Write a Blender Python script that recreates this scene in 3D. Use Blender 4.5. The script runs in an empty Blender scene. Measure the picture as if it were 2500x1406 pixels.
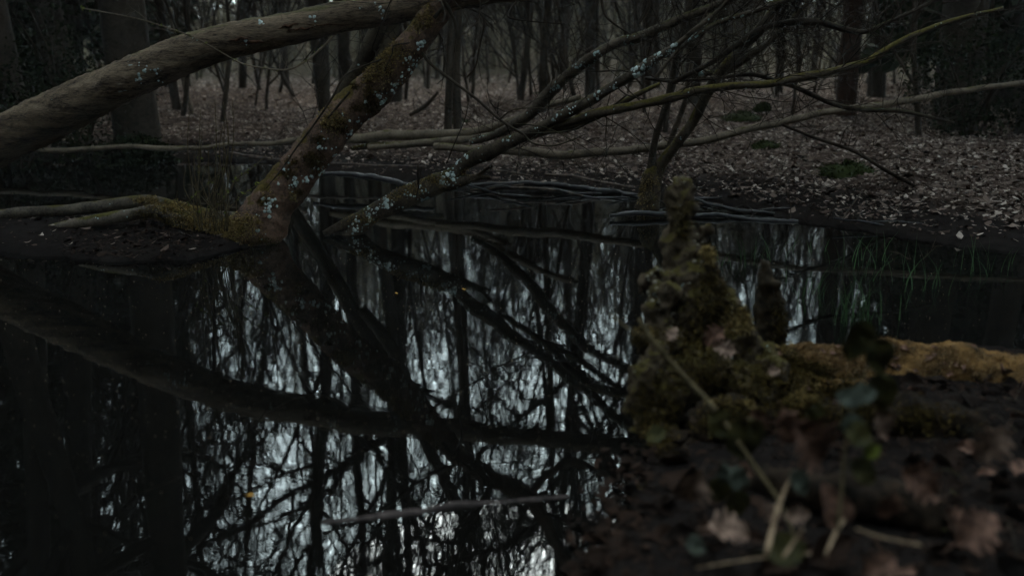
import bpy, math, random
import numpy as np
from mathutils import Vector, Matrix, noise
from mathutils.bvhtree import BVHTree

R = math.radians
random.seed(7)
rng = np.random.default_rng(7)
S = bpy.context.scene
COL = S.collection

# ------------------------------------------------------------------ camera
F_PX, W_PX, H_PX = 2300.0, 2500.0, 1406.0       # focal length and frame in photo pixels
CAM_H = 1.1
TILT = math.atan(593 / F_PX)
cam_d = bpy.data.cameras.new('camera')
cam_d.sensor_width = 36
cam_d.lens = 36 * F_PX / W_PX
cam_d.clip_start = 0.05
cam_d.clip_end = 600
cam_d.dof.use_dof = True
cam_d.dof.focus_distance = 5.3
cam_d.dof.aperture_fstop = 1.55
cam = bpy.data.objects.new('camera', cam_d)
COL.objects.link(cam)
cam.location = (0, 0, CAM_H)
cam.rotation_euler = (R(90) - TILT, 0, 0)
S.camera = cam

# ------------------------------------------------------------------ sky, sun, exposure
SUN_ELEV, SUN_ROT = R(42), R(0)
world = bpy.data.worlds.new('World')
S.world = world
world.use_nodes = True
wn = world.node_tree
sky = wn.nodes.new('ShaderNodeTexSky')
sky.sky_type = 'NISHITA'
sky.sun_disc = False
sky.sun_elevation = SUN_ELEV
sky.sun_rotation = SUN_ROT
sky.air_density = 1.0
sky.dust_density = 3.0
sky.ozone_density = 1.5
bg = wn.nodes['Background']
bg.inputs['Strength'].default_value = 0.15
hs = wn.nodes.new('ShaderNodeHueSaturation')            # an overcast sky is nearly colourless
hs.inputs['Saturation'].default_value = 0.25
wn.links.new(sky.outputs[0], hs.inputs['Color'])
tint = wn.nodes.new('ShaderNodeMix'); tint.data_type = 'RGBA'; tint.blend_type = 'MULTIPLY'
tint.inputs[0].default_value = 1.0
tint.inputs[7].default_value = (0.79, 1.0, 1.045, 1)
wn.links.new(hs.outputs[0], tint.inputs[6])
wn.links.new(tint.outputs[2], bg.inputs['Color'])
sd_ = bpy.data.lights.new('sun', 'SUN')
sd_.energy = 0.5
sd_.angle = R(30)
sd_.color = (1.0, 0.95, 0.88)
sun = bpy.data.objects.new('sun', sd_)
COL.objects.link(sun)
dsun = Vector((math.sin(SUN_ROT) * math.cos(SUN_ELEV), math.cos(SUN_ROT) * math.cos(SUN_ELEV), math.sin(SUN_ELEV)))
sun.rotation_euler = dsun.to_track_quat('Z', 'Y').to_euler()
S.view_settings.view_transform = 'Standard'
S.view_settings.look = 'None'
S.view_settings.gamma = 1
S.view_settings.exposure = 3.08
HAZE = 0.0012
S.cycles.use_denoising = True
S.cycles.volume_bounces = 1
S.cycles.max_bounces = 5
S.cycles.diffuse_bounces = 2
S.cycles.glossy_bounces = 3

# ------------------------------------------------------------------ projection helpers (photo pixel + distance -> world)
CT, ST = math.cos(TILT), math.sin(TILT)

def ray(px, py):
    a, b = (px - 1250) / F_PX, (703 - py) / F_PX
    return Vector((a, CT + b * ST, -ST + b * CT))

def at(px, py, Y):
    d = ray(px, py)
    return Vector((0, 0, CAM_H)) + d * (Y / d.y)

def ground_at(px, py, z=0.0):
    d = ray(px, py)
    t = (z - CAM_H) / d.z
    return Vector((0, 0, CAM_H)) + d * t

def rad(rpx, Y):
    return rpx * Y / F_PX

def xw(px, Y, z=0.2):
    return (px - 1250) / F_PX * (Y * CT + (CAM_H - z) * ST)

# ------------------------------------------------------------------ object helpers
def tag(o, label=None, cat=None, group=None, kind=None):
    if label: o['label'] = label
    if cat: o['category'] = cat
    if group: o['group'] = group
    if kind: o['kind'] = kind
    return o

def empty(name, loc, label, cat, group=None):
    o = bpy.data.objects.new(name, None)
    COL.objects.link(o)
    o.location = loc
    o.empty_display_size = 0.1
    return tag(o, label, cat, group)

class MB:
    """collects vertices and polygons of one mesh"""
    def __init__(self):
        self.V, self.Q, self.T, self.n = [], [], [], 0
    def add(self, V, Q=None, T=None):
        V = np.asarray(V, dtype=np.float64).reshape(-1, 3)
        self.V.append(V)
        if Q is not None and len(Q): self.Q.append(np.asarray(Q, dtype=np.int64).reshape(-1, 4) + self.n)
        if T is not None and len(T): self.T.append(np.asarray(T, dtype=np.int64).reshape(-1, 3) + self.n)
        self.n += len(V)
    def arrays(self):
        V = np.concatenate(self.V) if self.V else np.zeros((0, 3))
        Q = np.concatenate(self.Q) if self.Q else np.zeros((0, 4), int)
        T = np.concatenate(self.T) if self.T else np.zeros((0, 3), int)
        return V, Q, T
    def mesh(self, name, mat=None, smooth=True):
        V, Q, T = self.arrays()
        return raw_mesh(name, V, Q, T, mat, smooth)
    def build(self, name, mat, parent=None, origin=None, smooth=True):
        V, Q, T = self.arrays()
        if origin is None and parent is not None:
            origin = parent.location
        if origin is not None:
            V = V - np.array(origin)
        me = raw_mesh(name, V, Q, T, mat, smooth)
        o = bpy.data.objects.new(name, me)
        COL.objects.link(o)
        if parent is not None:
            o.parent = parent
        elif origin is not None:
            o.location = origin
        return o

def raw_mesh(name, V, Q, T, mat, smooth=True):
    me = bpy.data.meshes.new(name)
    nq, nt = len(Q), len(T)
    me.vertices.add(len(V))
    me.vertices.foreach_set('co', V.astype(np.float32).ravel())
    me.loops.add(nq * 4 + nt * 3)
    me.polygons.add(nq + nt)
    me.loops.foreach_set('vertex_index', np.concatenate([Q.ravel(), T.ravel()]).astype(np.int32))
    starts = np.concatenate([np.arange(nq) * 4, nq * 4 + np.arange(nt) * 3]).astype(np.int32)
    me.polygons.foreach_set('loop_start', starts)
    me.polygons.foreach_set('use_smooth', np.full(nq + nt, smooth))
    me.update(calc_edges=True)
    me.validate()
    if mat is not None: me.materials.append(mat)
    return me

def resample(P, r, n):
    """Catmull-Rom through points P with radii r"""
    P = np.array([list(p) for p in P], float); r = np.array(r, float)
    m = len(P)
    seg = np.linalg.norm(np.diff(P, axis=0), axis=1)
    u = np.concatenate([[0], np.cumsum(seg)])
    t = np.linspace(0, u[-1], n)
    D = np.column_stack([P, r])
    tang = np.zeros_like(D)
    for i in range(m):
        a, b = max(0, i - 1), min(m - 1, i + 1)
        tang[i] = (D[b] - D[a]) / (u[b] - u[a])
    k = np.clip(np.searchsorted(u, t, side='right') - 1, 0, m - 2)
    h = u[k + 1] - u[k]
    s = ((t - u[k]) / h)[:, None]; hh = h[:, None]
    O = ((2*s**3 - 3*s**2 + 1) * D[k] + (s**3 - 2*s**2 + s) * hh * tang[k]
         + (-2*s**3 + 3*s**2) * D[k+1] + (s**3 - s**2) * hh * tang[k+1])
    return O[:, :3], np.maximum(O[:, 3], 0.0008)

def tube(P, r, k=8, flat=None):
    P = np.asarray(P, float); n = len(P)
    T = np.gradient(P, axis=0)
    T /= np.maximum(np.linalg.norm(T, axis=1), 1e-9)[:, None]
    ref = np.array([0, 0, 1.0]) if abs(T[0][2]) < 0.9 else np.array([1.0, 0, 0])
    N = np.zeros_like(P)
    N[0] = np.cross(T[0], ref); N[0] /= np.linalg.norm(N[0])
    for i in range(1, n):
        v = N[i-1] - T[i] * np.dot(N[i-1], T[i])
        N[i] = v / max(np.linalg.norm(v), 1e-9)
    B = np.cross(T, N)
    a = np.arange(k) * 2 * math.pi / k
    V = P[:, None, :] + np.asarray(r)[:, None, None] * (np.cos(a)[None, :, None] * N[:, None, :] + np.sin(a)[None, :, None] * B[:, None, :])
    i = np.arange(n - 1)[:, None]; j = np.arange(k)[None, :]
    jn = (j + 1) % k
    Q = np.stack([i*k + j, i*k + jn, (i+1)*k + jn, (i+1)*k + j], -1).reshape(-1, 4)
    return V.reshape(-1, 3), Q, P

def rough_tube(mb, P, r, n=60, k=20, amp=0.08, freq=3.0, fine=0.03, seed=0, kink=0.0, closed=False):
    """limb with bark relief: radius disturbed by 3D noise, lengthwise grooves"""
    P, r = resample(P, r, n)
    if kink:
        for i in range(n):
            v = noise.noise_vector(Vector(P[i]) * (freq * 0.7) + Vector((seed, 0, 0)))
            P[i] += np.array(v) * kink * r[i]
    if closed:
        r = r.copy(); r[0] *= 0.15; r[-1] *= 0.15
    V, Q, C = tube(P, r, k)
    Cn = np.repeat(C, k, axis=0)
    rr = np.repeat(r, k)
    D = V - Cn
    off = Vector((seed * 13.1, seed * 7.7, 0))
    s = np.empty(len(V))
    for i in range(len(V)):
        v = Vector(V[i])
        s[i] = 1 + amp * noise.noise(v * freq + off) + amp * 0.6 * noise.noise(v * freq * 3.1 + off) + fine * noise.noise(v * 38 + off)
    V = Cn + D * s[:, None]
    caps = []
    mb.add(V, Q)
    # end caps
    base = mb.n - len(V)
    for e, c in ((0, C[0]), (n - 1, C[-1])):
        mb.add([c], None, None)
        ci = mb.n - 1
        ring = base + e * k + np.arange(k)
        T = np.stack([ring, np.roll(ring, -1), np.full(k, ci)], -1)
        if e == 0: T = T[:, ::-1]
        mb.T.append(T)
    return P, r

# ------------------------------------------------------------------ materials
def new_mat(name):
    m = bpy.data.materials.new(name); m.use_nodes = True
    nt = m.node_tree
    b = nt.nodes['Principled BSDF']
    return m, nt, b

def N(nt, typ, **kw):
    n = nt.nodes.new(typ)
    for k, v in kw.items():
        if k in n.inputs: n.inputs[k].default_value = v
        else: setattr(n, k, v)
    return n

def ramp(nt, fac, stops, interp='LINEAR'):
    n = nt.nodes.new('ShaderNodeValToRGB')
    n.color_ramp.interpolation = interp
    e = n.color_ramp.elements
    while len(e) < len(stops): e.new(0.5)
    for i, (p, c) in enumerate(stops):
        e[i].position = p
        e[i].color = (c[0], c[1], c[2], 1) if not isinstance(c, (int, float)) else (c, c, c, 1)
    nt.links.new(fac, n.inputs['Fac'])
    return n.outputs['Color']

def mixc(nt, fac, a, b):
    n = nt.nodes.new('ShaderNodeMix'); n.data_type = 'RGBA'
    for sock, v in ((n.inputs[0], fac), (n.inputs[6], a), (n.inputs[7], b)):
        if isinstance(v, tuple): sock.default_value = (*v, 1)
        elif isinstance(v, (int, float)): sock.default_value = v
        else: nt.links.new(v, sock)
    return n.outputs[2]

def math_n(nt, op, a, b=0.0, clamp=False):
    n = nt.nodes.new('ShaderNodeMath'); n.operation = op; n.use_clamp = clamp
    for s, v in ((n.inputs[0], a), (n.inputs[1], b)):
        if isinstance(v, (int, float)): s.default_value = v
        else: nt.links.new(v, s)
    return n.outputs[0]

def warm(c, k=1.0):
    return (c[0] * 1.20 * k, c[1] * 1.0 * k, c[2] * 0.84 * k)

def bark_mat(name, dark, light, moss=0.4, lichen=0.3, moss_col=(0.075, 0.07, 0.018), scale=1.0, rough=0.85, bump=0.5, stretch=None):
    m, nt, b = new_mat(name)
    dark, light, moss_col = warm(dark), warm(light), warm(moss_col)
    tc = N(nt, 'ShaderNodeTexCoord')
    src = tc.outputs['Object']
    if stretch:
        mp = N(nt, 'ShaderNodeMapping'); mp.inputs['Scale'].default_value = stretch; nt.links.new(src, mp.inputs[0]); src = mp.outputs[0]
    n1 = N(nt, 'ShaderNodeTexNoise', Scale=5 * scale, Detail=8.0, Roughness=0.65); nt.links.new(src, n1.inputs['Vector'])
    n2 = N(nt, 'ShaderNodeTexNoise', Scale=45 * scale, Detail=6.0, Roughness=0.7); nt.links.new(src, n2.inputs['Vector'])
    f = math_n(nt, 'ADD', math_n(nt, 'MULTIPLY', n1.outputs['Fac'], 0.55), math_n(nt, 'MULTIPLY', n2.outputs['Fac'], 0.45))
    col = ramp(nt, f, [(0.40, dark), (0.58, light)])
    if moss > 0:
        geo = N(nt, 'ShaderNodeNewGeometry')
        sep = N(nt, 'ShaderNodeSeparateXYZ'); nt.links.new(geo.outputs['Normal'], sep.inputs[0])
        n3 = N(nt, 'ShaderNodeTexNoise', Scale=4.5 * scale, Detail=7.0, Roughness=0.6); nt.links.new(src, n3.inputs['Vector'])
        v = math_n(nt, 'ADD', math_n(nt, 'MULTIPLY', sep.outputs[2], 0.30), n3.outputs['Fac'])
        mk = ramp(nt, v, [(0.86 - 0.45 * moss, 0.0), (0.92 - 0.45 * moss, 1.0)])
        mc = ramp(nt, n2.outputs['Fac'], [(0.35, tuple(c * 0.35 for c in moss_col)), (0.65, moss_col)])
        col = mixc(nt, mk, col, mc)
    if lichen > 0:
        vo = N(nt, 'ShaderNodeTexVoronoi', Scale=26 * scale); nt.links.new(src, vo.inputs['Vector'])
        n4 = N(nt, 'ShaderNodeTexNoise', Scale=6 * scale, Detail=2.0); nt.links.new(src, n4.inputs['Vector'])
        n5 = N(nt, 'ShaderNodeTexNoise', Scale=70 * scale, Detail=2.0); nt.links.new(src, n5.inputs['Vector'])
        d = math_n(nt, 'ADD', vo.outputs['Distance'], math_n(nt, 'MULTIPLY', n5.outputs['Fac'], 0.25))
        thr = math_n(nt, 'MULTIPLY', math_n(nt, 'SUBTRACT', n4.outputs['Fac'], 0.62 - 0.25 * lichen), 2.6)
        lk = math_n(nt, 'MULTIPLY', math_n(nt, 'SUBTRACT', thr, d), 12.0, True)
        col = mixc(nt, lk, col, (0.30, 0.36, 0.33))
    nt.links.new(col, b.inputs['Base Color'])
    b.inputs['Roughness'].default_value = rough
    b.inputs['Specular IOR Level'].default_value = 0.12
    bp = N(nt, 'ShaderNodeBump', Strength=bump, Distance=0.01)
    nt.links.new(f, bp.inputs['Height']); nt.links.new(bp.outputs[0], b.inputs['Normal'])
    return m

def plain_mat(name, c1, c2, scale=20, rough=0.85, island=False, spec=0.08, trans=0.0):
    m, nt, b = new_mat(name)
    if 'lichen' not in name and 'grass' not in name: c1, c2 = warm(c1), warm(c2)
    tc = N(nt, 'ShaderNodeTexCoord')
    n1 = N(nt, 'ShaderNodeTexNoise', Scale=scale, Detail=5.0, Roughness=0.6)
    nt.links.new(tc.outputs['Object'], n1.inputs['Vector'])
    f = n1.outputs['Fac']
    if island:
        geo = N(nt, 'ShaderNodeNewGeometry')
        f = math_n(nt, 'ADD', math_n(nt, 'MULTIPLY', f, 0.3), math_n(nt, 'MULTIPLY', geo.outputs['Random Per Island'], 0.7))
        col = ramp(nt, f, [(0.15, c1), (0.85, c2)])
    else:
        col = ramp(nt, f, [(0.35, c1), (0.65, c2)])
    nt.links.new(col, b.inputs['Base Color'])
    b.inputs['Roughness'].default_value = rough
    b.inputs['Specular IOR Level'].default_value = spec
    return m

M_TRUNK_GREY = bark_mat('smooth_grey_bark', (0.020, 0.014, 0.010), (0.17, 0.138, 0.103), moss=0.16, lichen=0.12, scale=1.6, bump=1.0, stretch=(0.35, 2.0, 2.0), moss_col=(0.11, 0.105, 0.055))
M_TRUNK_BROWN = bark_mat('red_brown_bark', (0.032, 0.022, 0.017), (0.155, 0.104, 0.082), moss=0.46, lichen=0.30, moss_col=(0.09, 0.07, 0.018), bump=1.0, scale=1.5)
M_MOSSY = bark_mat('mossy_bark', (0.02, 0.016, 0.012), (0.07, 0.058, 0.042), moss=0.62, lichen=0.5, moss_col=(0.085, 0.075, 0.018), scale=1.6)
M_LICHEN = bark_mat('lichen_branch_bark', (0.022, 0.018, 0.014), (0.085, 0.072, 0.058), moss=0.32, lichen=0.7, moss_col=(0.06, 0.058, 0.02), scale=1.8)
M_PALE = bark_mat('pale_bark', (0.05, 0.042, 0.034), (0.135, 0.118, 0.093), moss=0.1, lichen=0.1, scale=2.0)
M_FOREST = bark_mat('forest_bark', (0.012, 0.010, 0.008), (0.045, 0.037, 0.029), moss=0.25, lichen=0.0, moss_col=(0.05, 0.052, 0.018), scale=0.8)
M_TWIGS = plain_mat('twig_bark', (0.010, 0.008, 0.006), (0.04, 0.032, 0.025), 3)
M_RED = bark_mat('pine_bark', (0.018, 0.011, 0.008), (0.042, 0.023, 0.016), moss=0.1, lichen=0.0, scale=1.2)
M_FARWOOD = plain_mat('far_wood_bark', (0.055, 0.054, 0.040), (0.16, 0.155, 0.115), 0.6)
M_WET = plain_mat('wet_black_wood', (0.005, 0.004, 0.005), (0.018, 0.015, 0.016), 14, rough=0.55, spec=0.4)
M_DRIFT = plain_mat('weathered_driftwood', (0.03, 0.026, 0.027), (0.11, 0.092, 0.082), 18, rough=0.7)
M_LICHEN_SPOT = plain_mat('lichen', (0.20, 0.23, 0.20), (0.68, 0.71, 0.65), 60, island=True)
M_MOSS_GOLD = plain_mat('golden_moss', (0.045, 0.036, 0.014), (0.30, 0.235, 0.10), 30, island=True)
M_MOSS_DARK = plain_mat('dark_moss', (0.010, 0.008, 0.0025), (0.085, 0.064, 0.018), 30, island=True)
M_MOSS_TAN = plain_mat('tan_moss', (0.075, 0.052, 0.025), (0.32, 0.225, 0.125), 30, island=True)
M_MOSS_GREEN = plain_mat('green_moss', (0.008, 0.013, 0.004), (0.030, 0.042, 0.012), 30, island=True)
M_GRASS = plain_mat('grass_blade', (0.03, 0.062, 0.026), (0.075, 0.135, 0.05), 30, island=True)
M_BUD = plain_mat('bud_leaf', (0.05, 0.065, 0.01), (0.11, 0.14, 0.03), 30, island=True)
M_LEAF_GREEN = plain_mat('bramble_leaf', (0.016, 0.019, 0.006), (0.045, 0.042, 0.012), 40, rough=0.7, spec=.15)
M_LEAF_BLUE = plain_mat('pale_green_leaf', (0.022, 0.029, 0.024), (0.062, 0.078, 0.066), 40, rough=0.7, spec=.15)
M_LEAF_BROWN = plain_mat('dead_oak_leaf', (0.034, 0.020, 0.016), (0.18, 0.11, 0.088), 55, rough=0.7)
M_LEAF_PALE = plain_mat('bleached_dead_leaf', (0.06, 0.042, 0.036), (0.27, 0.20, 0.17), 55, rough=0.7)
M_LEAF_GOLD = plain_mat('yellow_leaf', (0.35, 0.20, 0.04), (0.55, 0.33, 0.10), 30)
M_STRAW = plain_mat('dry_straw', (0.08, 0.058, 0.04), (0.34, 0.27, 0.20), 40)
M_STEM = plain_mat('bramble_stem', (0.03, 0.025, 0.014), (0.085, 0.072, 0.042), 30)

def litter_mat():
    m, nt, b = new_mat('leaf_litter_leaf')
    geo = N(nt, 'ShaderNodeNewGeometry')
    c = ramp(nt, geo.outputs['Random Per Island'], [(0.0, (0.030, 0.016, 0.011)), (0.35, (0.075, 0.045, 0.033)), (0.7, (0.155, 0.105, 0.080)), (1.0, (0.40, 0.31, 0.25))])
    nt.links.new(c, b.inputs['Base Color']); b.inputs['Roughness'].default_value = 0.8; b.inputs['Specular IOR Level'].default_value = 0.1
    return m
M_LITTER = litter_mat()

def ground_mat():
    m, nt, b = new_mat('forest_floor')
    geo = N(nt, 'ShaderNodeNewGeometry')
    sep = N(nt, 'ShaderNodeSeparateXYZ'); nt.links.new(geo.outputs['Position'], sep.inputs[0])
    n1 = N(nt, 'ShaderNodeTexNoise', Scale=9.0, Detail=8.0, Roughness=0.7); nt.links.new(geo.outputs['Position'], n1.inputs['Vector'])
    vo = N(nt, 'ShaderNodeTexVoronoi', Scale=16.0); nt.links.new(geo.outputs['Position'], vo.inputs['Vector'])
    litter = ramp(nt, vo.outputs['Color'], [(0.0, (0.018, 0.011, 0.008)), (0.5, (0.05, 0.032, 0.024)), (1.0, (0.14, 0.10, 0.078))])
    n2 = N(nt, 'ShaderNodeTexNoise', Scale=0.35, Detail=5.0); nt.links.new(geo.outputs['Position'], n2.inputs['Vector'])
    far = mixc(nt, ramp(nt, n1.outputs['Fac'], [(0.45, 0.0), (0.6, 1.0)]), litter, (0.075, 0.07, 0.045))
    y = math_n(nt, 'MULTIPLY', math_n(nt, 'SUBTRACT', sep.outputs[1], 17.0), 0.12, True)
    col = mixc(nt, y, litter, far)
    mud = ramp(nt, n1.outputs['Fac'], [(0.3, (0.007, 0.0055, 0.005)), (0.7, (0.020, 0.015, 0.013))])
    hm = math_n(nt, 'MULTIPLY', math_n(nt, 'SUBTRACT', math_n(nt, 'ADD', sep.outputs[2], math_n(nt, 'MULTIPLY', n1.outputs['Fac'], 0.08)), 0.12), 12.0, True)
    pa = N(nt, 'ShaderNodeAttribute', attribute_name='litter')
    hm = math_n(nt, 'MULTIPLY', hm, pa.outputs['Fac'])
    col = mixc(nt, hm, mud, col)
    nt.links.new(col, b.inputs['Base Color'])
    rr = nt.nodes.new('ShaderNodeMapRange')
    nt.links.new(hm, rr.inputs[0]); rr.inputs[3].default_value = 0.75; rr.inputs[4].default_value = 0.9
    nt.links.new(rr.outputs[0], b.inputs['Roughness']); b.inputs['Specular IOR Level'].default_value = 0.0
    bp = N(nt, 'ShaderNodeBump', Strength=0.7, Distance=0.03)
    nt.links.new(n1.outputs['Fac'], bp.inputs['Height']); nt.links.new(bp.outputs[0], b.inputs['Normal'])
    return m
M_GROUND = ground_mat()

def water_mat():
    m, nt, b = new_mat('black_pond_water')
    b.inputs['Base Color'].default_value = (0.0035, 0.003, 0.0025, 1)
    b.inputs['Roughness'].default_value = 0.0
    b.inputs['IOR'].default_value = 1.333
    tc = N(nt, 'ShaderNodeTexCoord')
    mp = N(nt, 'ShaderNodeMapping'); mp.inputs['Scale'].default_value = (1.2, 3.5, 1)
    nt.links.new(tc.outputs['Object'], mp.inputs[0])
    n1 = N(nt, 'ShaderNodeTexNoise', Scale=3.0, Detail=3.0, Roughness=0.6); nt.links.new(mp.outputs[0], n1.inputs['Vector'])
    bp = N(nt, 'ShaderNodeBump', Strength=0.012, Distance=0.02)
    nt.links.new(n1.outputs['Fac'], bp.inputs['Height']); nt.links.new(bp.outputs[0], b.inputs['Normal'])
    return m
M_WATER = water_mat()

# ------------------------------------------------------------------ ground and water
shore_px = [(1370, 1500), (1425, 1440), (1405, 1390), (1462, 1350), (1450, 1300), (1505, 1262), (1492, 1215), (1545, 1180), (1530, 1140), (1575, 1110), (1640, 1060), (1740, 960), (1830, 890),
            (1900, 860), (1990, 846), (2100, 840), (2200, 842), (2350, 846), (2520, 850), (2750, 840)]
shore2_px = [(2750, 640), (2500, 620), (2330, 600), (2187, 578), (2080, 560), (1960, 545), (1850, 520), (1720, 497), (1600, 482), (1500, 476),
             (1380, 472), (1250, 470), (1140, 462), (1050, 452), (930, 440), (830, 428), (760, 415), (640, 398), (500, 392), (313, 392), (100, 394), (-150, 396), (-420, 398)]
left_px = [(-420, 540), (-100, 530), (120, 520), (313, 514), (420, 528), (520, 548), (600, 560), (655, 580), (640, 596), (560, 612), (480, 632), (380, 642), (250, 638), (60, 622), (-200, 610), (-420, 600)]
poly = [ground_at(*p).to_2d() for p in shore_px] + [ground_at(*p).to_2d() for p in shore2_px] + [ground_at(*p).to_2d() for p in left_px]
poly += [Vector((-6.0, 1.0)), Vector((-2.0, 1.05)), Vector((-0.3, 1.15)), Vector((0.18, 1.3))]
poly = np.array([[p[0], p[1]] for p in poly])

def signed_dist(X, Y):
    """distance to the pond's edge, positive on land"""
    P = np.stack([X, Y], -1)
    best = np.full(X.shape, 1e9); inside = np.zeros(X.shape, bool)
    n = len(poly)
    for i in range(n):
        a, b = poly[i], poly[(i + 1) % n]
        ab = b - a
        t = np.clip(((P - a) @ ab) / (ab @ ab), 0, 1)
        d = np.linalg.norm(P - (a + t[..., None] * ab), axis=-1)
        best = np.minimum(best, d)
        c = ((a[1] > Y) != (b[1] > Y)) & (X < (b[0] - a[0]) * (Y - a[1]) / ((b[1] - a[1]) + 1e-12) + a[0])
        inside ^= c
    return np.where(inside, -best, best)

def n2(X, Y, f, seed=0.0):
    o = np.empty(X.shape); it = np.nditer([X, Y], flags=['multi_index'])
    for x, y in it:
        o[it.multi_index] = noise.noise(Vector((float(x) * f + seed, float(y) * f - seed, seed)))
    return o

def height(X, Y):
    X = np.asarray(X, float); Y = np.asarray(Y, float)
    s = signed_dist(X, Y)
    sn = s + 0.18 * n2(X, Y, 2.2, 3.1) * np.clip(np.abs(s) * 4, 0.15, 1) + 0.06 * n2(X, Y, 9.0, 5.0)
    far = 1 / (1 + np.exp(-(Y - 4.3) * 3))
    left = 1 / (1 + np.exp((X + 1.0) * 6)) * far * (1 / (1 + np.exp((Y - 6.8) * 4)))
    sl = np.maximum(sn, 0)
    hf = 0.015 + 0.05 * np.minimum(sl / 0.5, 1) + 0.24 * (1 - np.exp(-np.maximum(sl - 0.45, 0) / 1.5))
    hl = 0.015 + 0.10 * (1 - np.exp(-sl / 0.25))
    hn = 0.002 + 0.02 * (1 - np.exp(-sl / 0.25)) + 0.08 * (1 - np.exp(-sl / 1.0))
    land = hn * (1 - far) + (hf * (1 - left) + hl * left) * far
    bed = -0.02 - 0.35 * (1 - np.exp(np.minimum(sn, 0) / 0.3))
    z = np.where(sn > 0, land, bed)
    lump = 0.035 * n2(X, Y, 1.6, 9.0) + 0.014 * n2(X, Y, 6.0, 2.0) + 0.008 * n2(X, Y, 17.0, 4.0)
    z = z + np.where(sn > 0, lump * np.clip(sn * 2.5, 0.1, 1), 0)
    z += np.maximum(np.hypot(X, Y) - 26, 0) * 0.05 * np.clip(0.7 + n2(X, Y, 0.05, 6.0), 0, 2) + 0.10 * n2(X, Y, 0.25, 7.0) * np.clip((s - 1.0) / 3, 0, 1)
    return z

def axis(lo, hi, flo, fhi, fine, grow):
    a = list(np.arange(flo, fhi, fine))
    s, x = fine, flo
    pre = []
    while x > lo:
        s *= grow; x -= s; pre.append(x)
    s, x = fine, a[-1]; post = []
    while x < hi:
        s *= grow; x += s; post.append(x)
    return np.array(pre[::-1] + a + post)
gx = axis(-120, 120, -4.5, 4.5, 0.045, 1.05)
gy = axis(-60, 150, 1.0, 10.0, 0.045, 1.05)
GX, GY = np.meshgrid(gx, gy)
GZ = height(GX, GY)
gV = np.stack([GX, GY, GZ], -1).reshape(-1, 3)
nx, ny = len(gx), len(gy)
ii, jj = np.meshgrid(np.arange(nx - 1), np.arange(ny - 1))
base = (jj * nx + ii)
gQ = np.stack([base, base + 1, base + nx + 1, base + nx], -1).reshape(-1, 4)
gm = raw_mesh('ground', gV, gQ, np.zeros((0, 3), int), M_GROUND)
def litter_zone(X, Y):
    z = 1 / (1 + np.exp(-(Y - 5.0) * 4))  # near bank drops to the dark mud colour, partly painted shade
    return z * (1 - (1 / (1 + np.exp((X + 0.9) * 6))) * (1 / (1 + np.exp((Y - 6.9) * 5))))
at_ = gm.attributes.new('litter', 'FLOAT', 'POINT')
at_.data.foreach_set('value', litter_zone(GX, GY).ravel().astype(np.float32))
ground = bpy.data.objects.new('ground', gm); COL.objects.link(ground)
tag(ground, kind='structure')
ground_bvh = BVHTree.FromPolygons([tuple(v) for v in gV], [tuple(q) for q in gQ])

def gz(x, y):
    h = ground_bvh.ray_cast(Vector((x, y, 60)), Vector((0, 0, -1)))
    return h[0].z if h[0] else 0.0

wb = MB()
wx = np.linspace(-14, 14, 3); wy = np.linspace(-1, 14, 3)
WX, WY = np.meshgrid(wx, wy)
wb.add(np.stack([WX, WY, 0 * WX], -1).reshape(-1, 3), [[j*3+i, j*3+i+1, (j+1)*3+i+1, (j+1)*3+i] for j in range(2) for i in range(2)])
water = wb.build('water', M_WATER)
tag(water, kind='structure')

# ------------------------------------------------------------------ trees
def grow(mb, p, d, L, r, level, spec, rnd):
    """one branch and its children; spec[level] = (sides, segments, wander, lift, n_children, start, len_ratio, angle)"""
    sides, segs, wander, lift, nch, start, lr, ang = spec[level]
    pts = [np.array(p, float)]; dirs = [np.array(d, float)]
    dd = np.array(d, float)
    for i in range(segs):
        dd = dd + rnd.normal(0, wander, 3) + np.array([0, 0, lift])
        dd /= np.linalg.norm(dd)
        pts.append(pts[-1] + dd * L / segs); dirs.append(dd.copy())
    P = np.array(pts)
    t = np.linspace(0, 1, segs + 1)
    rr = r * (1 - t) ** 0.75 + max(r * 0.06, 0.0022)
    V, Q, _ = tube(P, rr, sides)
    mb[level > 0].add(V, Q)
    if level + 1 < len(spec) and nch > 0:
        n = max(1, int(round(nch * rnd.uniform(0.75, 1.25))))
        for c in range(n):
            u = start + (1 - start) * (c + rnd.uniform(0, 1)) / n
            u = min(u, 0.98)
            k = min(int(u * segs), segs - 1); f = u * segs - k
            q = P[k] * (1 - f) + P[k + 1] * f
            dv = dirs[k + 1]
            a = rnd.uniform(0, 2 * math.pi)
            s = np.cross(dv, [math.cos(a), math.sin(a), 0.3 * rnd.normal()]); s /= np.linalg.norm(s)
            th = ang * rnd.uniform(0.7, 1.3)
            nd = dv * math.cos(th) + s * math.sin(th)
            rc = (r * (1 - u) ** 0.75 + 0.002) * rnd.uniform(0.45, 0.7)
            grow(mb, q, nd, L * lr * (1.15 - 0.55 * u) * rnd.uniform(0.7, 1.3), max(rc, 0.0026), level + 1, spec, rnd)

def tree_meshes(name, H, r, spec, seed, tmat=M_FOREST, cmat=M_TWIGS, lean=0.0):
    rnd = np.random.default_rng(seed)
    mb = {False: MB(), True: MB()}
    grow(mb, (0, 0, -0.3), (lean, 0, 1), H, r, 0, spec, rnd)
    return mb[False].mesh(name + '_trunk', tmat), mb[True].mesh(name + '_crown', cmat)

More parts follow.
